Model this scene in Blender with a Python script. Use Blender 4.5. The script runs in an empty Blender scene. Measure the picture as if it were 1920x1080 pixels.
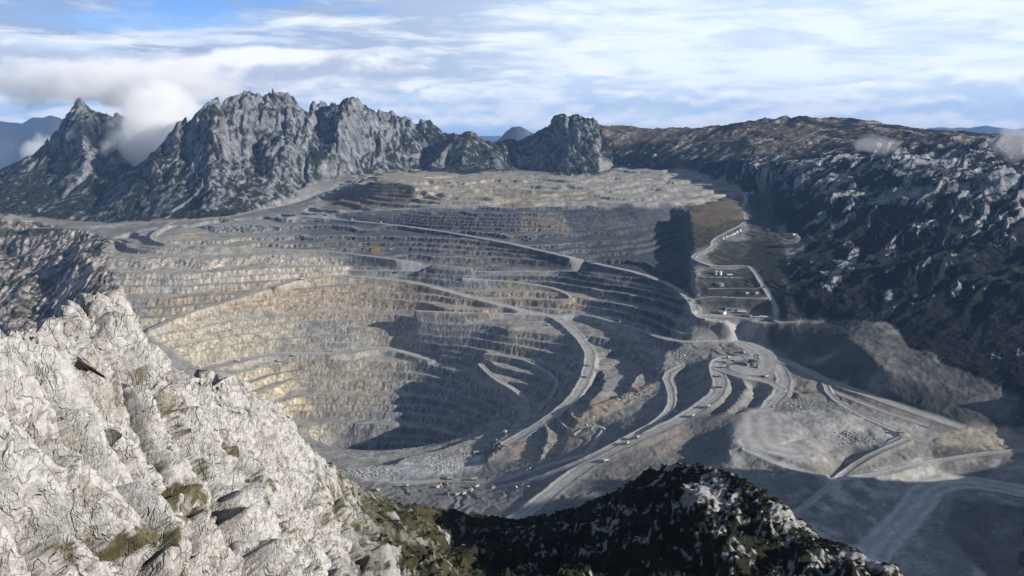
import bpy, math, random
import numpy as np
from math import radians, sin, cos, tan, pi

# ---------------------------------------------------------------- camera, sky, sun, exposure
scene = bpy.context.scene
COL = scene.collection
F, PITCH = 1598.0, radians(11.5)
cam = bpy.data.cameras.new("camera"); cam.sensor_width = 36; cam.lens = F / 1920 * 36
cam.clip_start = 1.0; cam.clip_end = 300000
camo = bpy.data.objects.new("camera", cam); COL.objects.link(camo)
camo.location = (0, 0, 0); camo.rotation_euler = (pi / 2 - PITCH, 0, 0)
scene.camera = camo
SUN_AZ, SUN_EL, SUN_W = radians(108), radians(19.5), 5.0
scene.view_settings.view_transform = 'Standard'; scene.view_settings.look = 'None'
scene.view_settings.gamma = 1; scene.view_settings.exposure = 0.55
scene.view_settings.use_curve_mapping = False
cy = scene.cycles
cy.use_denoising = True; cy.max_bounces = 14; cy.diffuse_bounces = 2; cy.glossy_bounces = 1
cy.volume_bounces = 12; cy.transparent_max_bounces = 8
sd = bpy.data.lights.new("sun", 'SUN'); sd.energy = SUN_W; sd.angle = radians(0.5); sd.color = (1, .945, .86)
so = bpy.data.objects.new("sun", sd); COL.objects.link(so)
so.rotation_euler = (pi / 2 - SUN_EL, 0, -SUN_AZ + pi)   # light travels along local -Z

class NT:
    """tiny node-tree helper"""
    def __init__(s, tree): s.t = tree; s.n = tree.nodes; s.l = tree.links; s.n.clear()
    def __call__(s, kind, ins=None, **kw):
        nd = s.n.new(kind)
        for k, v in kw.items(): setattr(nd, k, v)
        for k, v in (ins or {}).items():
            if isinstance(v, bpy.types.NodeSocket): s.l.new(v, nd.inputs[k])
            else: nd.inputs[k].default_value = v
        return nd
    def m(s, op, a, b=0.0, c=0.0, clamp=False):
        return s('ShaderNodeMath', {0: a, 1: b, 2: c}, operation=op, use_clamp=clamp).outputs[0]
    def ss(s, x, lo, hi, a=0.0, b=1.0):
        return s('ShaderNodeMapRange', {0: x, 1: lo, 2: hi, 3: a, 4: b}, interpolation_type='SMOOTHSTEP').outputs[0]
    def noise(s, vec, scale, detail=6, rough=.55, lac=2.0, dist=0.0):
        return s('ShaderNodeTexNoise', {'Vector': vec, 'Scale': scale, 'Detail': detail, 'Roughness': rough, 'Lacunarity': lac, 'Distortion': dist}).outputs[0]
    def mix(s, f, a, b, blend='MIX'):
        nd = s.n.new('ShaderNodeMix'); nd.data_type = 'RGBA'; nd.blend_type = blend; nd.clamp_factor = True
        for i, v in ((0, f), (6, a), (7, b)):
            if isinstance(v, bpy.types.NodeSocket): s.l.new(v, nd.inputs[i])
            else: nd.inputs[i].default_value = v if i == 0 else (*v, 1) if len(v) == 3 else v
        return nd.outputs[2]
    def xyz(s, x, y, z): return s('ShaderNodeCombineXYZ', {0: x, 1: y, 2: z}).outputs[0]

world = bpy.data.worlds.new("World"); scene.world = world; world.use_nodes = True
def build_world():
    N = NT(world.node_tree)
    sky = N('ShaderNodeTexSky'); sky.sky_type = 'NISHITA'; sky.sun_disc = False
    sky.sun_elevation = SUN_EL; sky.sun_rotation = SUN_AZ; sky.altitude = 4000; sky.air_density = 1.0; sky.dust_density = .4
    d = N('ShaderNodeTexCoord').outputs['Generated']
    sp = N('ShaderNodeSeparateXYZ', {0: d}); x, y, z = sp.outputs
    zz = N.m('ADD', N.m('MAXIMUM', z, 0.0), .085)
    px, py = N.m('DIVIDE', x, zz), N.m('DIVIDE', y, zz)
    az = N.m('ARCTAN2', x, y)                                  # radians, clockwise from +Y
    # high streaky layer
    lay = N.xyz(N.m('MULTIPLY', az, 4.2), N.m('MULTIPLY', z, 21.0), 3.1)
    lay2 = N.xyz(N.m('MULTIPLY', px, .38), N.m('MULTIPLY', py, .5), 3.1)
    n1 = N.m('ADD', N.m('MULTIPLY', N.noise(lay, 1.0, 8, .58, dist=.5), .6), N.m('MULTIPLY', N.noise(lay2, 1.0, 6, .55), .4))
    n2 = N.m('ADD', N.m('MULTIPLY', N.noise(N.xyz(N.m('MULTIPLY', az, 9.0), N.m('MULTIPLY', z, 48.0), 9.7), 1.0, 8, .6, dist=.4), .65), N.m('MULTIPLY', N.noise(lay2, 2.3, 6, .6), .35))
    right = N.ss(az, -.35, .25)
    thr = N.m('SUBTRACT', .445, N.m('MULTIPLY', right, .2))
    cov = N.m('MULTIPLY', N.ss(N.m('SUBTRACT', n1, thr), -.10, .12), N.ss(z, .17, .115))
    shade = N.ss(N.m('ADD', N.m('MULTIPLY', n2, .75), N.m('MULTIPLY', right, .05)), .34, .48)
    white = N.mix(right, (6.9, 7.2, 7.7), (6.5, 7.2, 7.8))
    grey = N.mix(right, (2.6, 3.3, 4.8), (4.6, 5.7, 7.0))
    ccol = N.mix(shade, grey, white)
    blue = N.mix(N.ss(z, .0, .14), (4.2, 6.3, 8.2), (1.3, 3.0, 6.8))
    blue = N.mix(N.ss(z, .115, .19), blue, N.mix(.55, sky.outputs[0], (1.6, 1.85, 2.25)))   # grey veil added overhead, out of view, for brighter and more neutral fill light
    base = N.mix(cov, blue, ccol)
    # low cumulus bank on the horizon
    cu = N.xyz(N.m('MULTIPLY', az, 9.0), N.m('MULTIPLY', z, 26.0), 1.7)
    n3 = N.noise(cu, 1.0, 7, .55)
    n3b = N.noise(N.xyz(N.m('MULTIPLY', az, 9.0), N.m('ADD', N.m('MULTIPLY', z, 26.0), .22), 1.7), 1.0, 3, .5)
    top = N.ss(z, .045, .008)
    m3 = N.ss(N.m('SUBTRACT', N.m('ADD', n3, N.m('MULTIPLY', top, .18)), .53), 0.0, .08)
    lit = N.ss(N.m('SUBTRACT', n3, n3b), -.07, .09)
    base = N.mix(N.m('MULTIPLY', m3, N.ss(z, .06, .035)), base, N.mix(lit, (4.4, 5.5, 7.0), (7.4, 7.6, 7.9)))
    # heavy lilac-grey bank over the left mountains
    bk = N.xyz(N.m('MULTIPLY', az, 8.0), N.m('MULTIPLY', z, 22.0), 5.3)
    n4 = N.noise(bk, 1.0, 8, .58, dist=.3); n4b = N.noise(N.xyz(N.m('MULTIPLY', az, 8.0), N.m('ADD', N.m('MULTIPLY', z, 22.0), .3), 5.3), 1.0, 4, .5)
    reg = N.m('MULTIPLY', N.ss(az, .06, -.22), N.m('MULTIPLY', N.ss(z, .105, .05), N.ss(z, .0, .018)))
    m4 = N.ss(N.m('SUBTRACT', N.m('ADD', N.m('MULTIPLY', n4, .55), N.m('MULTIPLY', reg, .42)), .52), 0.0, .12)
    base = N.mix(m4, base, N.mix(N.ss(N.m('SUBTRACT', n4, n4b), -.10, .12), (3.7, 4.2, 5.5), (7.2, 7.4, 7.8)))
    out = N.mix(N.ss(z, -.004, -.03), base, (2.2, 3.4, 5.4))
    bg = N('ShaderNodeBackground', {0: out, 1: .098})
    N('ShaderNodeOutputWorld', {0: bg.outputs[0]})
build_world()

# ---------------------------------------------------------------- geometry of the view: where a photographed point stands in the world
CP, SP = cos(PITCH), sin(PITCH)
def ray(u, v):
    x, y = (u - 960) / F, (540 - v) / F
    return x, y * SP + CP, y * CP - SP
def PZ(u, v, z):
    a, b, c = ray(u, v); t = z / c
    return (a * t, b * t, z)
def PD(u, v, D):
    a, b, c = ray(u, v); t = D / math.hypot(a, b)
    return (a * t, b * t, c * t)
def proj(x, y, z):
    fwd = y * CP - z * SP; up = y * SP + z * CP
    fwd = np.maximum(fwd, 1.0)
    return 960 + F * x / fwd, 540 - F * up / fwd

# ---------------------------------------------------------------- noise
_tab = np.random.RandomState(7).rand(65536) * 2 * pi
_C, _S = np.cos(_tab), np.sin(_tab)
def _h(ix, iy, s):
    h = (ix.astype(np.int64) * 374761393 + iy.astype(np.int64) * 668265263 + s * 1274126177) & 0xffffffff
    h = ((h ^ (h >> 13)) * 1103515245) & 0xffffffff
    return (h ^ (h >> 16)) & 65535
def gn(x, y, s=0):
    ix, iy = np.floor(x), np.floor(y); fx, fy = x - ix, y - iy
    ux, uy = fx * fx * fx * (fx * (fx * 6 - 15) + 10), fy * fy * fy * (fy * (fy * 6 - 15) + 10)
    def g(dx, dy):
        h = _h(ix + dx, iy + dy, s); return _C[h] * (fx - dx) + _S[h] * (fy - dy)
    a, b, c, d = g(0, 0), g(1, 0), g(0, 1), g(1, 1)
    return ((a + (b - a) * ux) * (1 - uy) + (c + (d - c) * ux) * uy) * 1.5
def fbm(x, y, o=5, s=0, r=.5):
    t = 0; a = 1.0; n = 0
    for i in range(o):
        t = t + a * gn(x, y, s + i); n += a; a *= r; x, y = x * 2.03 + 5.3, y * 2.03 - 1.7
    return t / n
def ridged(x, y, o=5, s=0, r=.55):
    t = 0; a = 1.0; n = 0; w = 1.0
    for i in range(o):
        q = (1 - np.abs(gn(x, y, s + i))) ** 2
        t = t + a * q * w; w = np.clip(q * 1.6, 0, 1); n += a; a *= r; x, y = x * 2.07 + 3.3, y * 2.07 + 7.7
    return t / n            # 0..1
def facets(x, y, s=0):
    """per-cell random height and tilt, and the distance to the joint between cells"""
    ix, iy = np.floor(x), np.floor(y); d1 = np.full(x.shape, 9.0); d2 = d1.copy(); val = np.zeros(x.shape)
    for dy in (-1, 0, 1):
        for dx in (-1, 0, 1):
            cx, cy_ = ix + dx, iy + dy
            px = cx + .5 + .42 * _C[_h(cx, cy_, s)]; py = cy_ + .5 + .42 * _S[_h(cx, cy_, s + 1)]
            ex, ey = x - px, y - py; d = np.sqrt(ex * ex + ey * ey); m = d < d1
            h = _h(cx, cy_, s + 2); v = _C[h] * ex + _S[h] * ey + .35 * _C[_h(cx, cy_, s + 3)]
            d2 = np.where(m, d1, np.minimum(d2, d)); val = np.where(m, v, val); d1 = np.where(m, d, d1)
    return val, d2 - d1
def sst(x, a, b):
    t = np.clip((x - a) / (b - a), 0, 1); return t * t * (3 - 2 * t)
def inpoly(u, v, P):
    r = np.zeros(u.shape, bool); n = len(P)
    for i in range(n):
        x1, y1 = P[i]; x2, y2 = P[(i + 1) % n]
        if y1 == y2: continue
        c = ((y1 > v) != (y2 > v)) & (u < (x2 - x1) * (v - y1) / (y2 - y1) + x1)
        r ^= c
    return r

# ---------------------------------------------------------------- smooth surface through the surveyed lines
def densify(P, step):
    out = []
    for a, b in zip(P[:-1], P[1:]):
        n = max(1, int(math.dist(a, b) / step))
        for i in range(n):
            t = i / n; out.append([a[k] + (b[k] - a[k]) * t for k in range(3)])
    out.append(list(P[-1])); return out
def solve(lines, x0, x1, y0, y1, cell, levels=5, its=160):
    pts = np.array([p for L in lines for p in densify(L, cell * .7)])
    z = None
    for lv in range(levels - 1, -1, -1):
        c = cell * 2 ** lv; nx, ny = int((x1 - x0) / c) + 1, int((y1 - y0) / c) + 1
        ix = np.round((pts[:, 0] - x0) / c).astype(int); iy = np.round((pts[:, 1] - y0) / c).astype(int)
        ok = (ix >= 0) & (ix < nx) & (iy >= 0) & (iy < ny)
        sm = np.zeros((ny, nx)); ct = np.zeros((ny, nx))
        np.add.at(sm, (iy[ok], ix[ok]), pts[ok, 2]); np.add.at(ct, (iy[ok], ix[ok]), 1)
        fx = ct > 0; val = np.where(fx, sm / np.maximum(ct, 1), 0)
        if z is None: z = np.full((ny, nx), pts[:, 2].mean()); n = 1500
        else:
            gy = np.clip(np.arange(ny) / 2, 0, z.shape[0] - 1.001); gx = np.clip(np.arange(nx) / 2, 0, z.shape[1] - 1.001)
            a = gy.astype(int); b = gx.astype(int); ty = (gy - a)[:, None]; tx = (gx - b)[None]
            b1 = np.minimum(b + 1, z.shape[1] - 1); a1 = np.minimum(a + 1, z.shape[0] - 1)
            z = (z[a][:, b] * (1 - tx) + z[a][:, b1] * tx) * (1 - ty) + (z[a1][:, b] * (1 - tx) + z[a1][:, b1] * tx) * ty
            n = its
        z[fx] = val[fx]
        for _ in range(n):
            p = np.pad(z, 1, mode='edge')
            z = .25 * (p[:-2, 1:-1] + p[2:, 1:-1] + p[1:-1, :-2] + p[1:-1, 2:])
            z[fx] = val[fx]
    p = np.pad(z, 1, mode='edge')
    z = .5 * z + .125 * (p[:-2, 1:-1] + p[2:, 1:-1] + p[1:-1, :-2] + p[1:-1, 2:])
    return z
def sample(z, x0, y0, c, x, y):
    gx = np.clip((x - x0) / c, 0, z.shape[1] - 1.001); gy = np.clip((y - y0) / c, 0, z.shape[0] - 1.001)
    a = gx.astype(int); b = gy.astype(int); tx, ty = gx - a, gy - b
    return (z[b, a] * (1 - tx) + z[b, a + 1] * tx) * (1 - ty) + (z[b + 1, a] * (1 - tx) + z[b + 1, a + 1] * tx) * ty

Z = lambda s: [PZ(*map(float, q.split(','))) for q in s.split()]     # "u,v,height"
D = lambda s: [PD(*map(float, q.split(','))) for q in s.split()]     # "u,v,distance"
DH = lambda s: [PD(u, v, d * math.hypot(1, (u - 960) / F)) for u, v, d in (map(float, q.split(',')) for q in s.split())]   # depth ahead instead of distance
# haul roads: (line, half width)
ROADS = [
 (Z("540,408,-442 560,405,-440 640,412,-450 760,424,-458 850,437,-466 950,455,-478 1050,478,-497 1130,497,-515 1200,512,-530 1260,535,-546 1290,557,-555 1302,575,-565 1305,592,-575 1340,603,-585 1400,605,-585 1460,605,-577"), 17),
 (Z("560,405,-440 700,396,-414 840,388,-394 1000,380,-379 1090,378,-376 1200,382,-380 1290,378,-379 1340,365,-373 1395,364,-385"), 15),
 (Z("60,428,-474 150,427,-470 230,420,-465 330,415,-460 440,405,-450 480,395,-445 540,384,-438 570,376,-428 590,366,-412 640,350,-378 690,330,-326"), 18),
 (Z("330,415,-460 295,432,-468 283,445,-475 300,455,-480 350,460,-487 450,465,-497 560,469,-505 640,473,-512 720,484,-520 800,493,-528 880,503,-540"), 13),
 (Z("520,535,-580 557,523,-575 646,517,-575 720,522,-581 787,531,-590 883,557,-615 933,570,-626 1000,587,-640 1040,593,-645 1067,613,-657 1093,640,-670 1107,663,-680 1103,690,-695 1093,720,-708 1073,750,-720 1027,787,-745 983,813,-765 950,832,-776"), 21),
 (Z("557,523,-575 500,542,-590 443,560,-605 397,573,-615 333,593,-630 283,618,-650"), 15),
 (Z("377,692,-772 450,677,-763 500,665,-760 553,663,-760 647,663,-760 700,652,-757 747,655,-758 767,662,-762 807,673,-768"), 24),
 (Z("783,583,-638 867,587,-640 967,588,-642 1040,593,-645 1070,590,-645 1100,590,-641 1150,603,-639 1200,618,-636 1240,635,-633 1290,642,-632 1330,640,-632 1400,640,-632"), 12),
 (Z("883,557,-615 940,559,-614 1000,560,-612 1050,562,-607 1073,560,-603 1068,553,-597 1047,543,-590 1013,535,-583 960,528,-575 870,522,-568"), 11),
 (Z("660,507,-562 800,509,-560 967,509,-552 1133,509,-545"), 12),
 (Z("1395,364,-385 1400,375,-398 1390,390,-410 1400,405,-424 1395,420,-438 1345,445,-455 1335,455,-460 1338,463,-464 1295,480,-475 1310,490,-482 1340,500,-490 1400,498,-495 1412,505,-500 1430,535,-520 1445,558,-538 1457,580,-557 1452,595,-570 1460,605,-577 1490,604,-572"), 11),
 (Z("1298,562,-556 1340,556,-545 1400,560,-543 1440,560,-540"), 10),
 (Z("1360,604,-585 1380,615,-600 1385,628,-620 1400,640,-632 1430,650,-635 1440,665,-637 1420,672,-639 1390,672,-640 1350,672,-640 1340,690,-644 1350,715,-649 1348,730,-653 1335,747,-660 1300,772,-672 1250,800,-682 1180,828,-695 1120,860,-710 1060,900,-728 1000,950,-745 960,978,-752"), 25),
 (Z("1277,687,-664 1245,703,-670 1260,737,-676 1257,767,-683 1230,793,-690 1190,814,-695 1147,838,-702 1080,870,-718 1000,900,-745 930,915,-775"), 13),
 (Z("1440,665,-637 1470,705,-645 1465,735,-648 1440,762,-655 1420,790,-659 1400,830,-664"), 24),
 (Z("1345,690,-644 1390,708,-645 1440,715,-646 1465,730,-648"), 16),
 (Z("1440,665,-637 1500,690,-640 1545,712,-643 1640,745,-647 1740,780,-652 1800,800,-655"), 22),
 (Z("1540,725,-650 1640,765,-652 1740,798,-656"), 12),
 (Z("1395,645,-633 1425,660,-637 1432,690,-641 1412,700,-642 1388,690,-641"), 42),
 (Z("1430,780,-658 1435,835,-666 1485,845,-668"), 62),
 (Z("1400,843,-667 1480,878,-676 1560,898,-684 1640,893,-686 1740,868,-680 1850,850,-668 1930,845,-664"), 13),
 (Z("1545,712,-643 1555,742,-649 1600,772,-652 1690,812,-655"), 11), (Z("1440,1000,-712 1530,935,-699 1590,880,-687 1640,850,-670 1700,825,-658"), 11),
 (Z("1318,520,-514 1388,521,-514"), 7), (Z("1330,542,-532 1372,541,-532 1430,541,-528"), 6), (Z("1322,592,-579 1440,596,-578"), 26),
 (Z("900,683,-740 927,710,-752 970,733,-762 990,757,-770 980,787,-780"), 12),
 (Z("910,663,-724 950,668,-726 993,677,-729 1043,707,-735 1043,730,-745 1010,770,-762"), 8),
 (Z("1990,935,-688 1920,920,-690 1800,900,-692 1740,915,-697 1710,960,-705 1660,1010,-715 1600,1080,-730"), 44),
 (Z("640,885,-802 700,893,-800 760,908,-799 850,900,-796 930,905,-780 1000,880,-756 1090,855,-722"), 15),
 (Z("1080,815,-738 1100,800,-732 1120,797,-729 1135,803,-728 1120,825,-727 1100,850,-722"), 8),
]
CRESTS = [  # natural and dug breaks of slope
 Z("150,470,-500 190,520,-560 200,590,-620 230,640,-660"), Z("0,470,-560 60,500,-590 100,560,-640 60,620,-700"),
 Z("60,424,-470 20,400,-430 0,410,-440"),
 # pit bowl
 Z("480,700,-792 560,722,-830 620,722,-830 700,722,-830 780,742,-845 850,762,-858 920,795,-858"),
 Z("540,780,-885 600,790,-890 700,800,-895 800,802,-895 880,808,-880"),
 Z("620,850,-965 700,855,-968 800,852,-962 860,845,-935"),
 Z("807,673,-768 860,692,-774 900,703,-778"),
 Z("600,868,-806 700,869,-803 760,866,-800 800,852,-790 870,849,-786 897,830,-783 960,813,-772"),
 Z("640,880,-802 760,898,-799 850,885,-794 900,880,-788"),
 Z("953,607,-649 1000,607,-652 1030,615,-656"), 
 Z("1113,755,-698 1150,735,-690 1185,723,-684 1225,712,-674 1235,705,-671"),
 Z("1100,800,-727 1150,790,-718 1200,775,-706 1220,760,-698"),
 Z("1033,822,-748 1060,807,-742 1093,770,-712"),
 Z("1300,830,-702 1250,850,-706 1330,865,-700"), Z("1430,775,-658 1392,790,-660 1362,822,-664 1368,850,-667"), Z("1355,830,-690 1358,858,-694"),
 Z("1400,780,-672 1380,790,-683"), Z("1355,690,-650 1345,760,-672"), Z("1400,735,-650 1385,770,-668"),
 Z("1500,790,-657 1600,790,-652 1700,805,-655 1740,815,-656"), Z("1500,850,-668 1540,857,-672"), Z("1470,725,-662 1500,745,-664"),
 Z("1600,860,-690 1520,930,-700 1440,1000,-712"), Z("1640,870,-680 1620,930,-690"), Z("1810,960,-700 1880,1000,-710 1860,1060,-722"), Z("1920,830,-664 1800,810,-658"),
 Z("1410,685,-641 1390,690,-641"),
 # hollows and ribs between the roads of the lower workings
 Z("1370,700,-644 1390,711,-643 1399,722,-643 1391,740,-646 1378,757,-652 1355,775,-660 1330,789,-669"), Z("1366,716,-660 1384,730,-661 1371,750,-665 1345,780,-675"),
 Z("1413,733,-664 1419,755,-666 1404,768,-669"), Z("1440,733,-648 1441,750,-652 1428,772,-657"), Z("1493,724,-646 1497,745,-650"), Z("1478,735,-661 1483,752,-663"),
 Z("1285,690,-674 1287,740,-686 1277,770,-692"), Z("1312,702,-668 1318,735,-676 1298,765,-684"),
 Z("1165,650,-680 1190,680,-699 1212,702,-697"), Z("1247,658,-648 1242,690,-664"), Z("1130,645,-672 1120,680,-694 1118,712,-712"),
 # waste dump on the right: toe, crest, terrace
 Z("1433,627,-634 1457,657,-637 1540,705,-645 1613,745,-648 1660,752,-650 1813,798,-655 1920,815,-660"),
 Z("1500,604,-572 1563,603,-566 1630,668,-580 1663,694,-596 1700,708,-607 1780,745,-628 1807,758,-632 1880,788,-645 1960,812,-655"),
 Z("1670,607,-552 1707,655,-575 1750,663,-578 1847,710,-605 1907,750,-622"),
 # camp pads
 Z("1320,521,-514 1385,522,-514"), Z("1325,541,-532 1372,541,-532"), Z("1385,546,-531 1430,541,-528"), Z("1315,585,-578 1440,590,-577"), Z("1320,568,-556 1430,572,-556"),
 Z("1350,466,-466 1400,455,-466 1440,452,-462"), Z("1345,475,-480 1440,478,-484"), Z("1350,490,-489 1400,488,-491"),
 Z("1300,385,-387 1350,388,-396 1385,385,-402"), Z("1300,545,-551 1260,520,-540"),
 # tipped dumps on the plateau
 Z("655,346,-344 700,341,-320 760,343,-317 800,352,-330"), Z("640,368,-402 700,376,-388 780,374,-378"), Z("690,334,-318 780,336,-318"),
 Z("835,360,-344 900,353,-330 980,353,-329 1012,361,-342"), Z("840,372,-368 920,374,-365 1000,374,-362"),
 # steep east wall under the brown knob
 Z("1292,395,-396 1296,440,-456 1300,480,-478 1303,520,-505"), Z("1255,398,-420 1268,445,-496 1282,500,-538"), Z("1180,398,-412 1120,396,-406"),
 # plateau behind the pit
 Z("690,330,-318 800,335,-320 900,336,-322 1000,332,-316 1100,332,-312"), Z("640,372,-408 700,366,-374 780,358,-350 800,372,-378"), Z("800,360,-352 1000,360,-350 1150,362,-353"),
 Z("1150,315,-300 1200,312,-296 1260,320,-308 1340,345,-350 1385,355,-376"), Z("1150,340,-326 1250,345,-338 1320,352,-356"),
 # right hill
 Z("1420,368,-412 1450,420,-442 1480,460,-460 1470,500,-490 1470,560,-530 1480,600,-565"),
 DH("1480,395,3500 1560,400,3300 1650,415,3150 1780,412,3000 1920,408,2930 2060,408,2900"),
 DH("1560,368,3520 1660,350,3290 1760,338,3180 1920,328,3130 2080,322,3100"),
 DH("1540,480,2800 1600,500,2700 1750,500,2520 1920,500,2420 2080,500,2400"),
 DH("1530,560,2420 1600,590,2310 1700,640,2110 1800,680,1955 1920,722,1840 2080,752,1790"),
 DH("1480,335,4000 1560,322,3800 1700,305,3700 1920,292,3600 2080,285,3600"),
 D("1300,305,4900 1380,300,4650 1450,303,4400 1560,308,4200 1640,302,4200 1760,292,4200"),
 D("1560,262,5200 1600,258,5200 1680,247,5100 1705,244,4900 1760,262,4600 1920,268,4300"),
 D("1200,240,5750 1250,241,5900 1300,243,5800 1340,237,5600 1400,226,5600 1440,220,5600 1500,218,5700 1560,221,5800 1620,226,5900 1660,232,5900 1700,239,5900 1750,246,5900 1850,250,5800 1920,256,5700 2060,262,5600"),
 D("1200,275,5450 1300,270,5300 1420,258,5200 1520,250,5300"),
 D("1420,285,4850 1400,260,5100"),
 # left massif
 D("285,312,4650 300,288,4750 330,286,4800 350,262,4850 365,236,4900 380,190,5000 392,180,5050 405,172,5100 430,178,5150 470,182,5250 500,180,5330 530,177,5400 550,184,5430 570,196,5450 585,206,5500 605,196,5600 625,206,5600 645,190,5600 660,184,5600 680,191,5650 700,196,5700 715,203,5750 730,216,5800 745,209,6000 780,216,6100 800,229,6200 830,258,6300"),
 D("300,408,4250 400,401,4100 470,387,4200 520,372,4350 560,352,4600 600,337,4800 650,329,4900 700,323,5100 800,320,5400"),
 D("405,172,5100 400,230,4830 392,300,4530 398,370,4220"), D("330,286,4800 325,330,4550 320,380,4350"), D("355,290,4780 350,340,4520 355,390,4260"),
 D("445,230,5000 440,300,4680 440,370,4300"), D("480,250,4960 477,310,4720 470,378,4260"),
 D("560,190,5440 540,240,5050 530,290,4750 500,355,4400"), D("590,235,5330 580,290,4960 560,342,4680"),
 D("660,184,5600 640,235,5230 615,280,4930 604,326,4800"), D("690,250,5480 665,300,5100"), D("720,230,5650 715,270,5350 700,315,5120"), D("780,216,6100 765,270,5700 770,314,5420"), D("800,285,5750 800,312,5450"),
 # left peaks
 D("-60,330,6200 0,318,6000 60,305,6000 100,258,6000 115,228,6000 135,222,6030 145,197,6100 160,195,6100 190,205,6150 200,212,6150 215,205,6200 240,212,6200 262,245,6150 290,290,6000 310,310,5700"),
 D("150,197,6100 155,265,5500 168,325,5150 195,395,4700"), D("215,205,6200 210,260,5750 220,310,5350"), D("185,270,5700 200,330,5300"), D("100,310,5600 90,370,5000"),
 D("-100,400,5000 0,402,4800 100,412,4600 200,416,4450 300,408,4250"),
 # cone and block mountain at the far edge
 D("800,318,5350 820,290,5450 850,262,5620 868,250,5680 880,244,5700 893,252,5680 905,264,5650 925,286,5550 950,318,5370"), D("880,244,5700 868,285,5420 862,322,5260"), D("840,295,5520 830,320,5330"), D("905,290,5520 912,322,5300"), D("930,292,5440 938,320,5330"),
 D("1000,247,5900 1020,240,5800 1038,220,5700 1060,212,5680 1090,216,5680 1110,222,5750 1130,234,5800 1165,232,5850 1200,240,5750"),
 D("1038,222,5680 1030,270,5480 1035,312,5350"), D("1060,214,5650 1062,270,5380 1065,327,5150"), D("1095,217,5650 1105,262,5420 1120,290,5260 1118,327,5130"), D("1140,260,5520 1150,290,5380 1150,310,5300"), D("1000,275,5650 990,316,5500"),
 D("955,318,5550 1000,318,5450 1065,328,5130 1120,328,5120 1160,313,5280"),
]
# the far sides of the ridges, and the ground nobody sees from here
back = []
for L in (CRESTS[-18:] + CRESTS[40:50]):
    pass
def shift(L, dd, dz): return [(p[0] * (1 + dd / math.hypot(p[0], p[1])), p[1] * (1 + dd / math.hypot(p[0], p[1])), p[2] + dz) for p in L]
for L in CRESTS:
    dmax = max(math.hypot(p[0], p[1]) for p in L)
    if dmax > 5600 and L[0][2] > -330 and len(L) > 7: back.append(shift(L, 900, -420)); back.append(shift(L, 2200, -900))
SHADE = [(1480, 250, -140), (1500, 700, -140), (1500, 1030, -165), (1500, 1160, -205), (1500, 1236, -258), (1510, 1254, -400), (1520, 1380, -560)]
EDGE = [[(-6000, 300, -900), (-3500, 2500, -800), (-2600, 3300, -620)], [(-1200, 700, -800), (-400, 1100, -780), (300, 900, -760), (700, 700, -740)],
        [(-1500, 1700, -700), (-1300, 2300, -720), (-1600, 2700, -650)],
        # the low ground and the mountain out of frame on the right; that one's shadow lies over the near ground
        [(1150, 1750, -570), (1700, 1700, -520), (2600, 1900, -450), (4500, 2600, -380), (6000, 4000, -350)],
        SHADE, [(p[0] + 700, p[1], p[2] - 250) for p in SHADE], [(1000, 300, -740), (1050, 900, -690), (1080, 1300, -610)]]
X0, X1, Y0, Y1, CELL = -6400, 6400, 0, 9000, 10
HS = solve([r for r, w in ROADS] + CRESTS + back + EDGE, X0, X1, Y0, Y1, CELL)

# ---------------------------------------------------------------- the land as one sheet, finest where it fills the picture
az = np.concatenate([np.arange(-56, -34, .5), np.arange(-34, 34, .062), np.arange(34, 75, .5)]) * pi / 180
rr = np.concatenate([np.arange(650, 1300, 7), np.arange(1300, 4700, 3.6), np.arange(4700, 6400, 7), np.arange(6400, 9000, 60)])
A, R = np.meshgrid(az, rr)
X, Y = R * np.sin(A), R * np.cos(A)
B = sample(HS, X0, Y0, CELL, X, Y)
U, V = proj(X, Y, B)
wu, wv = fbm(X / 90, Y / 90, 4, 11), fbm(X / 90, Y / 90, 4, 21)
U2, V2 = U + wu * 14, V + wv * 7

def poly(s): return [tuple(map(float, q.split(','))) for q in s.split()]
def blur(m, n):
    m = m.astype(np.float32)
    for _ in range(n):
        p = np.pad(m, 1, mode='edge'); m = .2 * (p[1:-1, 1:-1] + p[:-2, 1:-1] + p[2:, 1:-1] + p[1:-1, :-2] + p[1:-1, 2:])
    return m
def area(s, n=6): return blur(inpoly(U2, V2, poly(s)), n)

M_PIT = area("215,445 300,425 560,398 1000,384 1230,386 1290,400 1292,500 1296,560 1290,640 1240,660 1235,710 1090,770 1040,860 870,870 600,872 480,760 370,690 270,620 235,560 205,500")
M_DUMP = area("560,400 640,340 720,312 800,322 960,322 1060,330 1130,330 1170,312 1230,308 1300,325 1400,360 1300,385 1000,384")
M_LEFT = area("-200,392 60,415 150,432 210,450 205,500 235,560 270,620 300,680 -200,900", 10)
M_HILL = area("1126,200 1130,300 1160,313 1300,318 1400,356 1440,368 1450,420 1500,440 1500,470 1468,500 1480,560 1490,598 1670,607 1707,655 1750,663 1763,683 1847,710 1870,737 1907,750 1900,795 2400,1000 2600,100 1130,100")
M_MTN = area("-400,100 -400,402 0,402 200,418 300,412 440,404 480,390 530,380 560,356 600,338 700,324 800,321 870,324 960,320 1000,318 1062,329 1118,329 1130,300 1126,100")
M_RDUMP = area("1433,627 1490,605 1563,603 1670,607 1707,655 1750,663 1763,683 1847,710 1870,737 1907,750 2100,850 1990,830 1813,798 1660,752 1613,745 1540,705 1457,657")
M_ROCK = np.clip(M_HILL + M_MTN, 0, 1)
out = A > radians(33); M_HILL = np.where(out & (R > 1200), 1, M_HILL)
M_ROCK = np.clip(M_HILL + M_MTN + .8 * M_LEFT, 0, 1)

H = B.copy()
wob = fbm(X / 260, Y / 260, 3, 91) * 9
jit = fbm(X / 14, Y / 14, 3, 95) * 2.6
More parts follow.
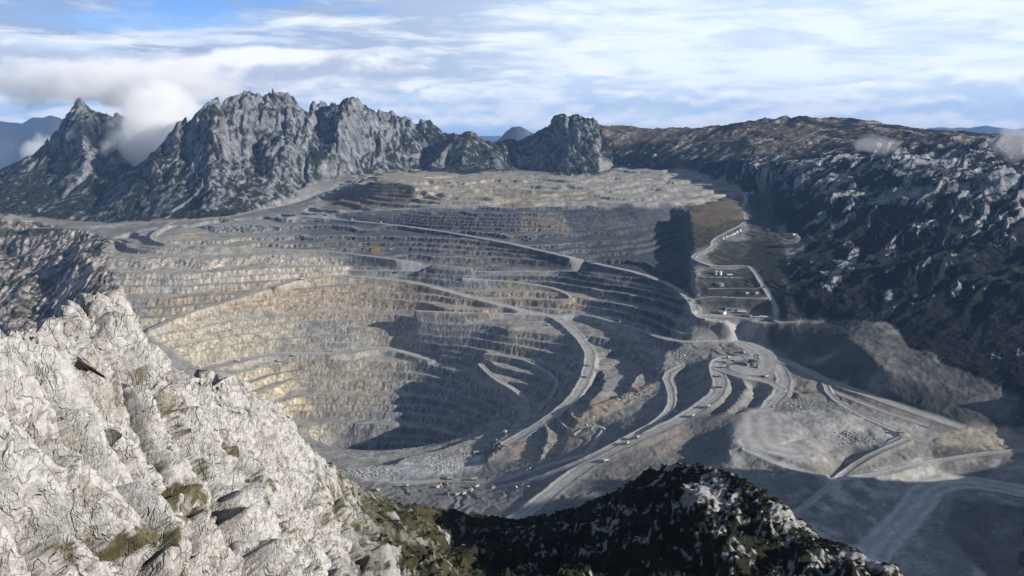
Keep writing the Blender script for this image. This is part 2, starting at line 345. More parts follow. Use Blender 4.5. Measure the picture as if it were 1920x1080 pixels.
# rock relief: broad ribs, then crags
ang = radians(28)
def rot(x, y, a): return x * cos(a) + y * sin(a), -x * sin(a) + y * cos(a)
xs, ys = rot(X, Y, radians(12))
big = ridged(X / 420, Y / 420, 3, 31) - .5
def billow(x, y, o=4, s=0, r=.5):
    t = 0; a = 1.0; n = 0
    for i in range(o):
        t = t + a * (np.abs(gn(x, y, s + i)) - .27); n += a; a *= r; x, y = x * 2.09 + 4.1, y * 2.09 - 2.9
    return t / n            # rounded tops, sharp creases
wx, wy = fbm(X / 200, Y / 200, 3, 301) * 70, fbm(X / 200, Y / 200, 3, 305) * 70
mid = billow((xs + wx) / 130, (ys + wy) / 800, 4, 41, .5)        # ribs running down the faces
rib = ridged((xs + wx * .8) / 48, (ys + wy) / 520, 3, 45); rib -= rib.mean()
fine = billow((xs + wx * .5) / 24, (ys + wy) / 160, 3, 51)
crag = fbm(X / 22, Y / 22, 3, 61)
big -= big[M_MTN > .5].mean()
hgt = np.clip((B + 440) / 330, .18, 1) * (1 - .55 * sst(U, 770, 830) * (1 - sst(U, 990, 1030)))
facet = billow((xs + wx) / 330, (ys + wy) / 700, 2, 47)
fv, fe = facets((xs + wx) / 150, (ys + wy) / 420, 401); fv2, fe2 = facets((xs + wx * .6) / 52, (ys + wy * .6) / 170, 411)
H += M_MTN * hgt * (fv * 50 - 14 * (1 - sst(fe, 0, .25)) + fv2 * 17 - 5 * (1 - sst(fe2, 0, .25)))
H += M_MTN * hgt * (big * 30 + facet * 100 + mid * 30 + rib * 20 + fine * 9 + crag * 2)
tc = (H + wob * 5) / 120; H += M_MTN * hgt * .16 * (120 * (np.floor(tc) + sst(tc - np.floor(tc), .3, .8)) - 120 * tc)
xh, yh = rot(X + wx, Y + wy, radians(-52))
hmid = ridged(xh / 95, yh / 620, 4, 71); hmid -= hmid.mean()
hf = billow(xh / 34, yh / 90, 4, 81)
hill_amp = M_HILL * sst(B, -600, -430)
shrub = fbm(X / 6, Y / 6, 2, 85)
H += hill_amp * (1 - .6 * sst(R, 4300, 4900)) * (big * 58 + hmid * 50 + hf * 17 + crag * 2.5) + M_HILL * (shrub * 2.2 + fbm(X / 45, Y / 45, 3, 87) * 6)
H += M_LEFT * (mid * 40 + fine * 22 + crag * 3)
# benches cut into the pit walls
def bench(z, h, a):
    t = z / h; f = np.floor(t); q = np.clip((t - f - a) / (1 - a), 0, 1); return h * (f + q)
gB = np.hypot(np.gradient(B, axis=0) / np.gradient(R, axis=0), np.gradient(B, axis=1) / (np.gradient(A, axis=1) * R)); gB = blur(gB, 12)
M_UP = area("540,396 1000,384 1240,384 1292,400 1296,560 1200,535 1050,500 900,500 700,480 500,470 300,470 220,445", 20)
zv = B + wob + 5.5 * np.sin(B / 23) + 4 * np.sin(B / 9.7 + 1)
def cutb(h, wid):
    a = 1 - np.clip(wid * gB / h, .10, .62)
    t = (zv + jit * .5) / h; q = (t - np.floor(t) - a) / (1 - a)
    return h * (np.floor(t) + np.clip(q, 0, 1)) - (zv - B), sst(q, -.05, .12), 1 - sst((t - np.floor(t)) / np.maximum(a, .1), .05, .26)
bz1, f1, k1 = cutb(20.0, 15.0); bz2, f2, k2 = cutb(13.0, 9.0); edge = k1 * (1 - M_UP) + k2 * M_UP
bz = bz1 * (1 - M_UP) + bz2 * M_UP; riser = (f1 * (1 - M_UP) + f2 * M_UP)
H = H * (1 - M_PIT) + M_PIT * (bz + fbm(X / 30, Y / 30, 3, 97) * 1.2 + ridged(X / 11, Y / 11, 2, 99) * 2.4 * riser)
td = (B + wob * 1.2 + jit * .3) / 14; ad = 1 - np.clip(12 * gB / 14, .1, .5); qd = (td - np.floor(td) - ad) / (1 - ad); rised = sst(qd, -.05, .12)
bd = 14 * (np.floor(td) + np.clip(qd, 0, 1)) - wob * 1.2
H = H * (1 - M_DUMP) + M_DUMP * (bd + fbm(X / 60, Y / 60, 4, 101) * 5)
flat = np.clip(1 - M_PIT - M_DUMP - M_ROCK, 0, 1)
gul = ridged(X / 40, Y / 40, 3, 111)
pad = fbm(X / 190, Y / 190, 4, 118) * 26
tp = (B * .25 + pad) / 6; qp = np.clip((tp - np.floor(tp) - .82) / .18, 0, 1); scarp = sst(qp, 0, .3) * (1 - sst(qp, .8, 1))
padk = flat * (1 - M_RDUMP) * sst(fbm(X / 240, Y / 240, 2, 119), -.25, .25)
H += padk * (6 * (np.floor(tp) + qp) - 6 * tp) * .62
H += flat * (fbm(X / 110, Y / 110, 4, 115) * 5 + fbm(X / 9, Y / 9, 2, 117) * .8 + ridged(X / 24, Y / 24, 2, 112) * .9)
H += M_RDUMP * ((gul - .4) * 2 )

# colour of the ground, with shade and fill light put into it at places
def hexc(r, g, b): return np.array([((c / 255) ** 2.2) for c in (r, g, b)])
colr = np.zeros(X.shape + (3,)); colr[:] = (.207, .199, .186)
def paint(m, c): 
    global colr
    colr = colr * (1 - m[..., None]) + np.array(c) * m[..., None]
nlow = fbm(X / 160, Y / 160, 5, 121); nmid = fbm(X / 35, Y / 35, 4, 125); nfin = fbm(X / 7, Y / 7, 2, 129)
lime = np.array((.32, .33, .35)); veg = np.array((.022, .026, .020))
slope_z = np.gradient(H, axis=0) / np.gradient(R, axis=0)
slope_a = np.gradient(H, axis=1) / (np.gradient(A, axis=1) * R)
SL = np.hypot(slope_z, slope_a)
def blob(u, v, ru, rv, soft=.5):
    d = np.hypot((U2 - u) / ru, (V2 - v) / rv); return 1 - sst(d, 1 - soft, 1 + soft * .6)
# pit rock
paint(M_PIT, (.21, .213, .215))
def pm(s, c, k=1.0, n=8): paint(area(s, n) * k * np.clip(.8 + nmid * .8, 0, 1), c)
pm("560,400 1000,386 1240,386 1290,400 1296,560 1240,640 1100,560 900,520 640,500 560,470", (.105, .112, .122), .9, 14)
pm("215,470 330,470 620,475 660,510 560,530 300,560 225,560", (.50, .46, .40), .9, 14)
pm("270,560 430,530 700,515 900,545 960,590 800,590 560,600 400,580 280,620", (.33, .245, .155), .85, 12)
pm("250,600 400,580 560,600 560,640 450,680 380,690 280,630", (.44, .395, .29), .8, 30)
pm("380,690 470,684 560,690 590,760 600,820 520,800", (.47, .41, .27), .9, 24)
pm("560,680 770,665 790,700 700,760 620,830 600,800", (.33, .305, .265), .8, 12)
pm("645,665 720,660 735,700 700,760 670,770", (.33, .285, .20), .6, 24)
pm("880,540 960,530 1075,545 1115,540 1130,550 1080,580 1000,578 900,558", (.34, .26, .17), .9, 5)
pm("940,604 1010,606 1020,640 1000,660 920,690 895,690", (.27, .24, .18), .7, 10)
pm("690,455 712,452 722,470 708,484 695,476", (.22, .155, .09), .9, 4)
pm("325,432 372,430 378,445 330,447", (.50, .36, .17), .95, 4)
pm("830,470 960,450 1010,480 900,500", (.22, .20, .175), .6, 10)
pm("980,405 1060,410 1060,432 980,430", (.30, .235, .16), .6, 6)
paint(area("215,440 420,430 640,470 760,540 800,640 700,760 600,830 380,690 230,580", 40) * np.clip(.42 + nlow * 1.1, 0, .8), (.34, .295, .225))
tread = 1 - riser
pm("585,408 1000,388 1240,388 1290,402 1296,560 1240,640 1180,560 1100,530 900,503 700,478 640,465 560,462", (.062, .068, .078), .9, 14)  # darker tone over the upper benches
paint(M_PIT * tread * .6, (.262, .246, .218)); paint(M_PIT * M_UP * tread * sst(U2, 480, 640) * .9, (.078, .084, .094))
pm("975,400 1065,404 1075,436 975,434", (.20, .165, .125), .65, 12); pm("690,455 712,452 722,470 708,484 695,476", (.22, .16, .09), .9, 4); pm("820,452 960,440 1010,480 900,505 820,490", (.20, .18, .155), .7, 12); pm("560,455 660,440 700,470 600,478", (.20, .19, .17), .6, 12); pm("740,520 800,512 820,540 760,545", (.17, .14, .10), .7, 6)
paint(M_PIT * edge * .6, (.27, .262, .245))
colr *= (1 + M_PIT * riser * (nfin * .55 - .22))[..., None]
# plateau dump
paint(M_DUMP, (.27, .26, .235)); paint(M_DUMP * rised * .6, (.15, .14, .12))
pm("600,392 640,350 720,338 800,350 790,375 720,390", (.105, .082, .058), .95, 8)
pm("760,352 900,350 1010,352 1000,384 800,384", (.33, .29, .215), .8, 8)
pm("690,318 800,322 980,330 1000,345 700,340", (.28, .24, .18), .8, 8)
pm("930,350 1120,360 1130,378 950,382", (.17, .145, .105), .7, 8)
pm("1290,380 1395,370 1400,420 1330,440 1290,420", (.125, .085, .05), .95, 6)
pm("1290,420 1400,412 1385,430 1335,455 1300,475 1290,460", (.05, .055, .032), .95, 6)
# natural rock with scrub
rockn = sst(nmid * .8 + nfin * .4 + nlow * .6 + (SL - .9) * .45 + rib * .35, -.16, .22)
mcol = veg * (1 - rockn[..., None]) + lime * .44 * (.95 + .4 * nmid[..., None]) * rockn[..., None]
colr = colr * (1 - M_MTN[..., None]) + mcol * M_MTN[..., None]
def slant(u, v, L, w, deg):
    a_, b_ = rot(U2 - u, V2 - v, radians(deg)); return np.exp(-((a_ / L) ** 2 + (b_ / w) ** 2))
hot = sum(k * slant(u, v, L, w, d) for u, v, L, w, d, k in [(1570, 515, 46, 17, -58, 1.0), (1592, 480, 26, 12, -50, .8), (1745, 492, 34, 8, -40, .95), (1668, 556, 18, 6, -50, .9), (1700, 452, 45, 10, -22, .5), (1800, 450, 80, 10, -18, .4), (1700, 365, 75, 16, -8, .55), (1850, 345, 90, 16, -5, .55),
     (1560, 330, 60, 9, -15, .3), (1750, 305, 90, 8, -6, .25), (1600, 395, 60, 8, -18, .3), (1500, 400, 40, 7, -15, .3), (1560, 420, 40, 8, -12, .3), (1460, 295, 30, 9, -15, .3), (1530, 262, 50, 8, -8, .35)])
ledn = fbm(xh / 15, yh / 95, 4, 181)
hrock = sst(nmid * .45 + ledn * .75 + nfin * .4 + nlow * .9 + hmid * .5 + (SL - .8) * .25 + sst(B, -430, -190) * .34 + sst(R, 3000, 3600) * .08 - sst(R, 4200, 4800) * .2 - .16 * sst(B, -300, -470) + hot, .42, .66)
hcol = np.array((.011, .013, .012)) * (1 - hrock[..., None]) + lime * .62 * (.9 + .3 * nmid[..., None]) * hrock[..., None]  # dark scrub, taken near black so the hill's shade sits in its colour
far_brown = sst(nlow, -.2, .25) * sst(V2, 300, 262) * M_HILL
colr = colr * (1 - M_HILL[..., None]) + hcol * M_HILL[..., None]
paint(far_brown * (1 - hrock) * .9, (.11, .082, .055))
for q_ in ("1110,226 1180,234 1300,243 1345,240 1300,265 1210,265 1130,248", "1330,250 1400,232 1560,240 1500,268 1440,285 1340,300 1290,278", "1420,285 1520,250 1560,262 1500,300"): paint(area(q_, 6) * (1 - hrock) * .7, (.105, .086, .062))
lrock = sst(nmid * .8 + nlow * .6 + nfin * .3, -.25, .25)
lcol = np.array((.05, .055, .035)) * (1 - lrock[..., None]) + np.array((.29, .25, .23)) * lrock[..., None]
colr = colr * (1 - M_LEFT[..., None]) + lcol * M_LEFT[..., None]
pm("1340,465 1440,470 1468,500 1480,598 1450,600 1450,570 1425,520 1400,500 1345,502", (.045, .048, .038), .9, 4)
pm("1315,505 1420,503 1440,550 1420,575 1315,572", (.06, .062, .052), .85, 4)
paint(M_RDUMP, (.062, .066, .06))
pm("1590,612 1670,607 1707,655 1750,663 1763,683 1847,710 1907,750 1880,788 1700,708 1663,694", (.125, .124, .116), .95, 5)
paint(flat * np.clip(.35 + nlow * 1.6, 0, 1) * .6, (.125, .122, .115)); paint(flat * sst(nlow + nmid * .25, .12, .45) * .4, (.28, .272, .255)); paint(padk * scarp * .45, (.13, .125, .115))
# lower workings
pm("1370,800 1430,770 1560,765 1620,800 1540,860 1370,860", (.36, .35, .33), .85, 10)
pm("1540,790 1600,780 1740,800 1720,820 1600,840 1560,820", (.37, .36, .335), .85, 8)
pm("1760,812 1850,800 1960,810 1960,850 1760,830", (.33, .29, .215), .9, 6)
pm("1500,715 1590,712 1600,740 1500,750", (.24, .21, .18), .9, 5)
pm("1235,835 1290,800 1290,815 1240,860", (.36, .29, .20), .9, 3)
pm("1090,765 1150,730 1230,708 1235,720 1190,750 1110,795 1060,820 1040,830", (.34, .265, .195), .85, 5)
pm("640,880 740,872 800,852 870,848 900,840 900,885 800,895 700,905", (.42, .42, .41), .8, 6)
pm("930,855 960,820 1000,830 980,870", (.36, .29, .22), .8, 5)
pm("1030,810 1090,800 1075,840 1020,850", (.33, .27, .20), .7, 5)
pm("1600,880 1720,850 1760,900 1700,960 1620,980", (.23, .23, .20), .8, 10)
pm("1330,862 2100,862 2100,1090 1330,1090", (.245, .237, .222), .85, 10)  # ground inside the lower right shadow painted paler in place of sky fill
paint(area("1330,862 2100,862 2100,1090 1330,1090", 10) * sst(nlow + .5 * nmid, .0, .3) * .85, (.44, .43, .41))
pm("1600,1000 1700,950 1760,1080 1600,1080", (.34, .335, .32), .7, 8)
pm("1740,830 1860,850 1850,890 1760,880", (.075, .065, .055), .85, 10)
pm("1790,935 1990,955 1990,1090 1860,1090 1770,990", (.095, .092, .082), .9, 8); pm("1480,880 1560,866 1600,872 1540,905 1460,930 1440,905", (.13, .125, .115), .8, 6); pm("1640,880 1720,855 1770,880 1700,930 1640,930", (.36, .35, .32), .75, 8)
pm("1440,940 1560,900 1540,960 1500,1000 1450,990", (.12, .12, .11), .6, 10)
pm("1240,780 1380,760 1360,870 1200,900 1000,980", (.14, .13, .12), .8, 8)

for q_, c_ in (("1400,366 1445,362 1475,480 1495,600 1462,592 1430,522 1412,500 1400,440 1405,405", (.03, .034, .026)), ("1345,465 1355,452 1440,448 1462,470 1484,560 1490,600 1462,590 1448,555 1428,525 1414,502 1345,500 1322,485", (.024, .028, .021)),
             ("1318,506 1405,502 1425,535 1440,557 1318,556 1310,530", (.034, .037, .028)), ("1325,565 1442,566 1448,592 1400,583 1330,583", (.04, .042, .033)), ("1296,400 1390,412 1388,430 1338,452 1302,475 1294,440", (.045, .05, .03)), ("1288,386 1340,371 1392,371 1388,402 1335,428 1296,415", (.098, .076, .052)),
             ("1050,392 1240,386 1290,392 1300,560 1200,515 1120,490", (.052, .056, .064))): paint(area(q_, 5) * np.clip(.82 + nmid * .5, 0, .96), c_)  # last outline: east wall, its shadow put into the colour as a dark tint
# roads: level the ground along each and lay down its crushed surface
roadm = np.zeros(X.shape); lat = np.zeros(X.shape)
for L, w in ROADS:
    w = w * .66
    L = np.array(densify([tuple(p) for p in L], 120))
    # smooth corners
    for _ in range(1):
        q = np.empty((2 * (len(L) - 1) + 2, 3)); q[0] = L[0]; q[-1] = L[-1]
        q[1:-1:2] = L[:-1] * .75 + L[1:] * .25; q[2:-1:2] = L[:-1] * .25 + L[1:] * .75; L = q
    dist = np.full(X.shape, 1e9); zr = np.zeros(X.shape)
    for a, b in zip(L[:-1], L[1:]):
        pad = 4 * w; r0 = math.hypot(*a[:2]); r1 = math.hypot(*b[:2])
        i0, i1 = np.searchsorted(rr, [min(r0, r1) - pad, max(r0, r1) + pad])
        t0 = math.atan2(a[0], a[1]); t1 = math.atan2(b[0], b[1]); pa = pad / min(r0, r1)
        j0, j1 = np.searchsorted(az, [min(t0, t1) - pa, max(t0, t1) + pa])
        if i1 <= i0 or j1 <= j0: continue
        sx, sy = X[i0:i1, j0:j1], Y[i0:i1, j0:j1]
        dx, dy = b[0] - a[0], b[1] - a[1]; ll = dx * dx + dy * dy + 1e-6
        t = np.clip(((sx - a[0]) * dx + (sy - a[1]) * dy) / ll, 0, 1)
        dd = np.hypot(sx - a[0] - t * dx, sy - a[1] - t * dy)
        cur = dist[i0:i1, j0:j1]; m = dd < cur
        dist[i0:i1, j0:j1] = np.where(m, dd, cur)
        zr[i0:i1, j0:j1] = np.where(m, a[2] + t * (b[2] - a[2]), zr[i0:i1, j0:j1])
    dist = dist + nmid * w * .25
    k = 1 - sst(dist, w * 1.05, w * 2.1)
    H = H * (1 - k) + zr * k
    # safety berm along the edge
    H += (1.6 if w < 20 else .3) * np.exp(-((dist - w * 1.12) / (w * .12 + 1.5)) ** 2) * (k > .05)
    lat = np.where(dist < w * 1.2, dist / w, lat)
    roadm = np.maximum(roadm, 1 - sst(dist, w * .8, w * 1.15))
paint(roadm * .85, (.335, .326, .31)); paint(roadm * sst(V2, 880, 900) * sst(U2, 1500, 1600) * .8, (.47, .46, .44)); colr *= (1 + roadm * (.13 * np.cos(lat * 7.5) + .30 * nlow + .2 * fbm(X / 18, Y / 18, 3, 140)))[..., None]  # pale lower right road lifted further to make up for weak fill in shadow
colr *= (1 + .25 * nfin + .18 * nmid)[..., None]
colr = np.clip(colr, .008, .6)

smooth = np.clip(np.maximum(roadm, flat * .5), 0, 1)
def obj(name, me, parent=None, **props):
    o = bpy.data.objects.new(name, me); COL.objects.link(o)
    if parent: o.parent = parent
    for k, v in props.items(): o[k] = v
    return o
def sheet(name, X, Y, Z, colr, rock, mat, mask=None, **props):
    """quads of a grid (those in mask) as a mesh with a ground-colour attribute"""
    nr, nc = X.shape
    idx = np.arange(nr * nc).reshape(nr, nc)
    q = np.stack([idx[:-1, :-1], idx[:-1, 1:], idx[1:, 1:], idx[1:, :-1]], -1)
    q = q[mask] if mask is not None else q.reshape(-1, 4)
    used = np.unique(q); remap = np.zeros(nr * nc, np.int32); remap[used] = np.arange(len(used)); q = remap[q].astype(np.int32)
    co = np.stack([X.ravel()[used], Y.ravel()[used], Z.ravel()[used]], -1).astype(np.float32)
    me = bpy.data.meshes.new(name)
    me.vertices.add(len(co)); me.vertices.foreach_set('co', co.ravel())
    me.loops.add(q.size); me.loops.foreach_set('vertex_index', q.ravel())
    me.polygons.add(len(q)); me.polygons.foreach_set('loop_start', np.arange(0, q.size, 4, dtype=np.int32))
    me.polygons.foreach_set('use_smooth', np.ones(len(q), bool))
    me.update()
    at = me.color_attributes.new('ground_colour', 'FLOAT_COLOR', 'POINT')
    c4 = np.ones((len(co), 4), np.float32); c4[:, :3] = colr.reshape(-1, 3)[used]; c4[:, 3] = rock.ravel()[used]
    at.data.foreach_set('color', c4.ravel())
    me.materials.append(mat)
    return obj(name, me, **props)

def ground_material(name, s1, s2, bump, dist, contrast=.5):
    m = bpy.data.materials.new(name); m.use_nodes = True; N = NT(m.node_tree)
    at = N('ShaderNodeAttribute', attribute_name='ground_colour')
    pos = N('ShaderNodeNewGeometry').outputs['Position']
    a = N.noise(pos, s1, 8, .62); b = N.noise(pos, s2, 6, .6)
    f = N.m('ADD', N.m('MULTIPLY', a, .6), N.m('MULTIPLY', b, .4))
    rough = N.m('SUBTRACT', 1.0, N.m('MULTIPLY', at.outputs['Alpha'], .85))
    k = N.m('ADD', 1.0, N.m('MULTIPLY', rough, N.ss(f, .34, .66, -contrast, contrast)))
    c = N('ShaderNodeVectorMath', {0: at.outputs['Color'], 1: N.xyz(k, k, k)}, operation='MULTIPLY').outputs[0]
    g_ = N.ss(N.noise(pos, .45, 4, .6), .3, .7, .80, 1.2); c = N('ShaderNodeVectorMath', {0: c, 1: N.xyz(g_, g_, g_)}, operation='MULTIPLY').outputs[0]
    bp = N('ShaderNodeBump', {'Strength': N.m('MULTIPLY', rough, bump), 'Distance': dist, 'Height': f})
    bs = N('ShaderNodeBsdfPrincipled', {'Base Color': c, 'Roughness': .95, 'Specular IOR Level': .1, 'Normal': bp.outputs[0]})
    N('ShaderNodeOutputMaterial', {0: bs.outputs[0]})
    return m
MAT_GROUND = ground_material('mined_ground', .035, .17, .7, 5, .35)
MAT_ROCK = ground_material('limestone_scrub', .02, .09, 1.0, 14, .6)

fm = lambda m: (m[:-1, :-1] > .5)
hillf, mtnf = fm(M_HILL), fm(M_MTN)
Af, Rf = np.degrees(A[:-1, :-1]), R[:-1, :-1]; Uf = U[:-1, :-1]
offm = (Af > 38) & (Rf < 3800) & (Y[:-1, :-1] < 1900)
cone = mtnf & (Uf > 795) & (Uf < 955); block = mtnf & (Uf >= 955); peaks = mtnf & (Uf < 292); mass = mtnf & ~cone & ~block & ~peaks
leftf = fm(M_LEFT) & ~mtnf
rest = ~(hillf | mtnf | leftf)
S = dict(kind='structure')
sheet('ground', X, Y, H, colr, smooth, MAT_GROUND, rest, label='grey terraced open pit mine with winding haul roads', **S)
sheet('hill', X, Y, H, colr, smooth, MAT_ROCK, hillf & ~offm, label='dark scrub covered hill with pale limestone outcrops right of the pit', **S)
sheet('mountain', X, Y, H, colr, smooth, MAT_ROCK, mass, label='big ribbed grey limestone massif behind the left rim of the pit', **S)
sheet('mountain', X, Y, H, colr, smooth, MAT_ROCK, peaks, label='twin dark peaks left of the cloud', **S)
sheet('mountain', X, Y, H, colr, smooth, MAT_ROCK, cone, label='small cone shaped rocky peak behind the plateau', **S)
sheet('mountain', X, Y, H, colr, smooth, MAT_ROCK, block, label='steep block of fluted rock behind the plateau', **S)
sheet('mountain', X, Y, H, colr, smooth, MAT_ROCK, hillf & offm, label='scrubby mountain beside the near workings', **S)
sheet('hill', X, Y, H, colr, smooth, MAT_ROCK, leftf, label='brown and grey broken ridge below the left rim', **S)
def ground_z(x, y):
    i = np.clip(np.searchsorted(rr, math.hypot(x, y)), 0, len(rr) - 1); j = np.clip(np.searchsorted(az, math.atan2(x, y)), 0, len(az) - 1)
    return float(H[i, j])

# ---------------------------------------------------------------- the near ridge the picture is taken from
NEAR = [
 D("-250,640,95 -120,610,105 0,605,112 45,576,122 70,590,126 110,612,130 140,585,142 160,556,148 185,546,150 210,560,152 240,602,155 300,648,163 380,700,174 400,712,178 430,692,190 445,690,194 470,715,202 520,760,224 560,800,246 600,845,275 640,890,315 690,922,355 760,945,395 850,955,425 920,972,450 970,984,470"),
 D("970,984,470 1040,970,450 1100,945,430 1180,905,405 1220,880,395 1260,866,385 1310,868,375 1340,876,365 1400,895,350 1440,920,340 1500,985,322 1590,1022,295 1720,1085,262 1900,1180,225 2200,1300,190"),
 D("-250,800,92 0,800,108 150,790,124 300,800,142 400,830,158 470,850,180 540,880,215 600,930,255 660,980,290"),
 D("-250,950,86 0,950,98 150,940,110 300,940,128 420,950,142 520,960,170 600,1010,195 680,1060,220"),
 D("-250,1150,78 0,1100,88 300,1090,112 480,1080,128 580,1085,150 660,1090,172 760,1090,230 900,1080,330 1000,1085,345 1150,1085,300 1300,1090,255 1450,1095,235 1600,1120,225"),
 D("-300,1500,55 200,1500,70 700,1500,100 1200,1500,150 1800,1500,140 2300,1500,120"),
 D("760,980,390 850,1010,400 950,1040,395"), D("1310,868,375 1330,940,325 1340,1010,290 1350,1080,255"), D("1180,960,360 1180,1020,325"), D("1450,1000,300 1480,1060,265"),
 D("185,546,150 200,600,145 250,680,140"), D("45,576,122 60,650,118 40,720,112"), D("110,612,130 110,660,126 90,730,118"),
]
nb = []
for L in NEAR[:2]:
    nb.append(shift(L, 60, -45)); nb.append(shift(L, 170, -150)); nb.append(shift(L, 480, -470))
NX0, NX1, NY0, NY1, NC = -500, 700, 0, 1100, 2.0
NS = solve(NEAR + nb + [[(-60, 25, -20), (0, 20, -14), (60, 25, -20)]], NX0, NX1, NY0, NY1, NC, 6, 140)
naz = np.arange(-40, 42, .075) * pi / 180
nrr = [45.0]
while nrr[-1] < 760: nrr.append(nrr[-1] * 1.0021)
nrr = np.array(nrr)
A2, R2 = np.meshgrid(naz, nrr); X2, Y2 = R2 * np.sin(A2), R2 * np.cos(A2)
B2 = sample(NS, NX0, NY0, NC, X2, Y2)
UN, VN = proj(X2, Y2, B2)
jx, jy = fbm(X2 / 14, Y2 / 14, 3, 201) * 5, fbm(X2 / 14, Y2 / 14, 3, 205) * 5
def crev(x, y, o, s_, p=.55, r=.5):
    t = 0; a = 1.0; n = 0
    for i in range(o):
        t = t + a * (np.abs(gn(x, y, s_ + i)) ** p - .46); n += a; a *= r; x, y = x * 2.13 + 1.1, y * 2.13 - 3.9
    return t / n            # flat-topped blocks parted by deep clefts
pkx, pky, _ = PD(230, 500, 270)
qx, qy = X2 - pkx + jx, Y2 - pky + jy
th = np.arctan2(qx, -qy); rho = np.hypot(qx, qy)
xa, ya = th * 135, rho
knob = billow((X2 + jx * 2) / 36, (Y2 + jy * 2) / 36, 2, 207)
strata = crev(xa / 14, ya / 46, 3, 211)              # long ribs and clefts
blocks = crev((X2 + jx) / 15, (Y2 + jy) / 18, 3, 215)
slab = billow(xa / 4.2, ya / 13, 3, 219, .5)
crk = np.abs(gn(xa / 5.5, ya / 24.0, 221)); crk2 = np.abs(gn((X2 + jx * .5) / 6.2, (Y2 + jy * .5) / 5.4, 225))
small = fbm(X2 / 1.3, Y2 / 1.3, 3, 231)
lim = sst(UN + fbm(X2 / 30, Y2 / 30, 3, 235) * 60, 740, 600)          # bare limestone on the left, scrubby ridge on the right
rough = sst(fbm(X2 / 25, Y2 / 25, 2, 237), -.35, .25) * .8 + .35
blocks2 = crev((X2 + jx) / 5.0, (Y2 + jy) / 5.6, 3, 217)
crest_v = np.interp(UN, [-250, -120, 0, 45, 70, 110, 140, 160, 185, 210, 240, 300, 380, 430, 470, 520, 560, 600, 640, 690, 760, 850, 970, 1100, 1180, 1260, 1340, 1440, 1500, 1590, 1720, 2200],
                        [640, 610, 605, 576, 590, 612, 585, 556, 546, 560, 602, 648, 700, 692, 715, 760, 800, 845, 890, 922, 945, 955, 984, 945, 905, 866, 876, 920, 985, 1022, 1085, 1300])
damp = 1 - .62 * np.exp(-((VN - crest_v) / 45) ** 2)
p0 = fbm(X2 / 20, Y2 / 20, 2, 233)
jx2, jy2 = fbm(X2 / 7, Y2 / 7, 3, 281) * 2.2, fbm(X2 / 7, Y2 / 7, 3, 285) * 2.2
sx_, sy_ = rot(X2 + jx + jx2, (Y2 + jy + jy2) * 1.35, radians(24))
b1, e1 = facets(sx_ / 13, sy_ / 19, 501); b2, e2 = facets((sx_ + jx2) / 4.6, sy_ / 7.5, 511); b3, e3 = facets((sx_ + jx2 * 2) / 1.9, (sy_ + jy2) / 2.9, 521)
dz = lim * (damp * knob * 12 + damp * b1 * 5.2 + b2 * 2.5 * rough - 4.0 * (1 - sst(e1, 0, .13)) * (.4 + .6 * damp) - 2.1 * (1 - sst(e2, 0, .18)) * rough + b3 * .8 * rough - .75 * (1 - sst(e3, 0, .22)) * sst(p0, -.35, .1)
      + damp * blocks * 5.5 + slab * 1.2 * rough + small * .22)
xk, yk = rot(X2, Y2, radians(-25))
blk3 = billow(X2 / 4, Y2 / 4, 3, 271)
krock = .75 * fbm(X2 / 26, Y2 / 26, 3, 243) + .6 * fbm(xk / 4, yk / 9, 3, 249) + .55 * np.exp(-(((UN - 1335) / 70) ** 2 + ((VN - 930) / 55) ** 2)) + .25 * sst(UN, 1380, 1500)
dz += (1 - lim) * damp * (billow(xk / 24, yk / 60, 4, 241) * 20 + billow(X2 / 7, Y2 / 7, 3, 245) * 5 + fbm(X2 / 2.4, Y2 / 2.4, 3, 247) * 1.5)
gy_ = np.gradient(B2, axis=0) / np.gradient(R2, axis=0); gx_ = np.gradient(B2, axis=1) / (np.gradient(A2, axis=1) * R2)
gy_, gx_ = blur(gy_, 30), blur(gx_, 30)
nxw = -(gy_ * np.sin(A2) + gx_ * np.cos(A2)); nyw = -(gy_ * np.cos(A2) - gx_ * np.sin(A2)); nl = np.sqrt(nxw ** 2 + nyw ** 2 + 1); nxw, nyw, nzw = nxw / nl, nyw / nl, 1 / nl
X2, Y2, H2 = X2 + nxw * dz, Y2 + nyw * dz, B2 + nzw * dz
gz = np.gradient(H2, axis=0) / np.gradient(R2, axis=0); ga = np.gradient(H2, axis=1) / (np.gradient(A2, axis=1) * R2)
SL2 = np.hypot(gz, ga)
p1 = fbm(X2 / 12, Y2 / 12, 4, 251); p2 = fbm(X2 / 3, Y2 / 3, 3, 255)
rockc = np.array((.39, .378, .367))
c2 = np.zeros(X2.shape + (3,)); c2[:] = rockc
def paint2(m, c):
    global c2
    c2 = c2 * (1 - m[..., None]) + np.array(c) * m[..., None]
paint2(sst(p2, .1, .5) * .35, (.36, .35, .345)); paint2(sst(p1, .25, .5) * .5, (.42, .36, .30))
paint2((1 - sst(e2, 0, .09)) * .5, (.19, .17, .14)); paint2((1 - sst(e1, 0, .05)) * .5, (.17, .155, .125))
low = sst(-.5 * (blocks + strata), -.05, .12) * sst(SL2, 1.3, .6)
def spots(L): return sum(k * np.exp(-(((UN - u) / ru) ** 2 + ((VN - v) / rv) ** 2)) for u, v, ru, rv, k in L)
gspot = spots([(355, 935, 60, 48, .5), (255, 980, 50, 45, .4), (170, 1060, 70, 30, .5), (485, 925, 28, 34, .45), (395, 850, 40, 30, .3), (290, 870, 40, 30, .35), (620, 900, 40, 60, .4), (690, 980, 50, 60, .45), (560, 960, 30, 60, .25), (110, 830, 60, 40, .25)])
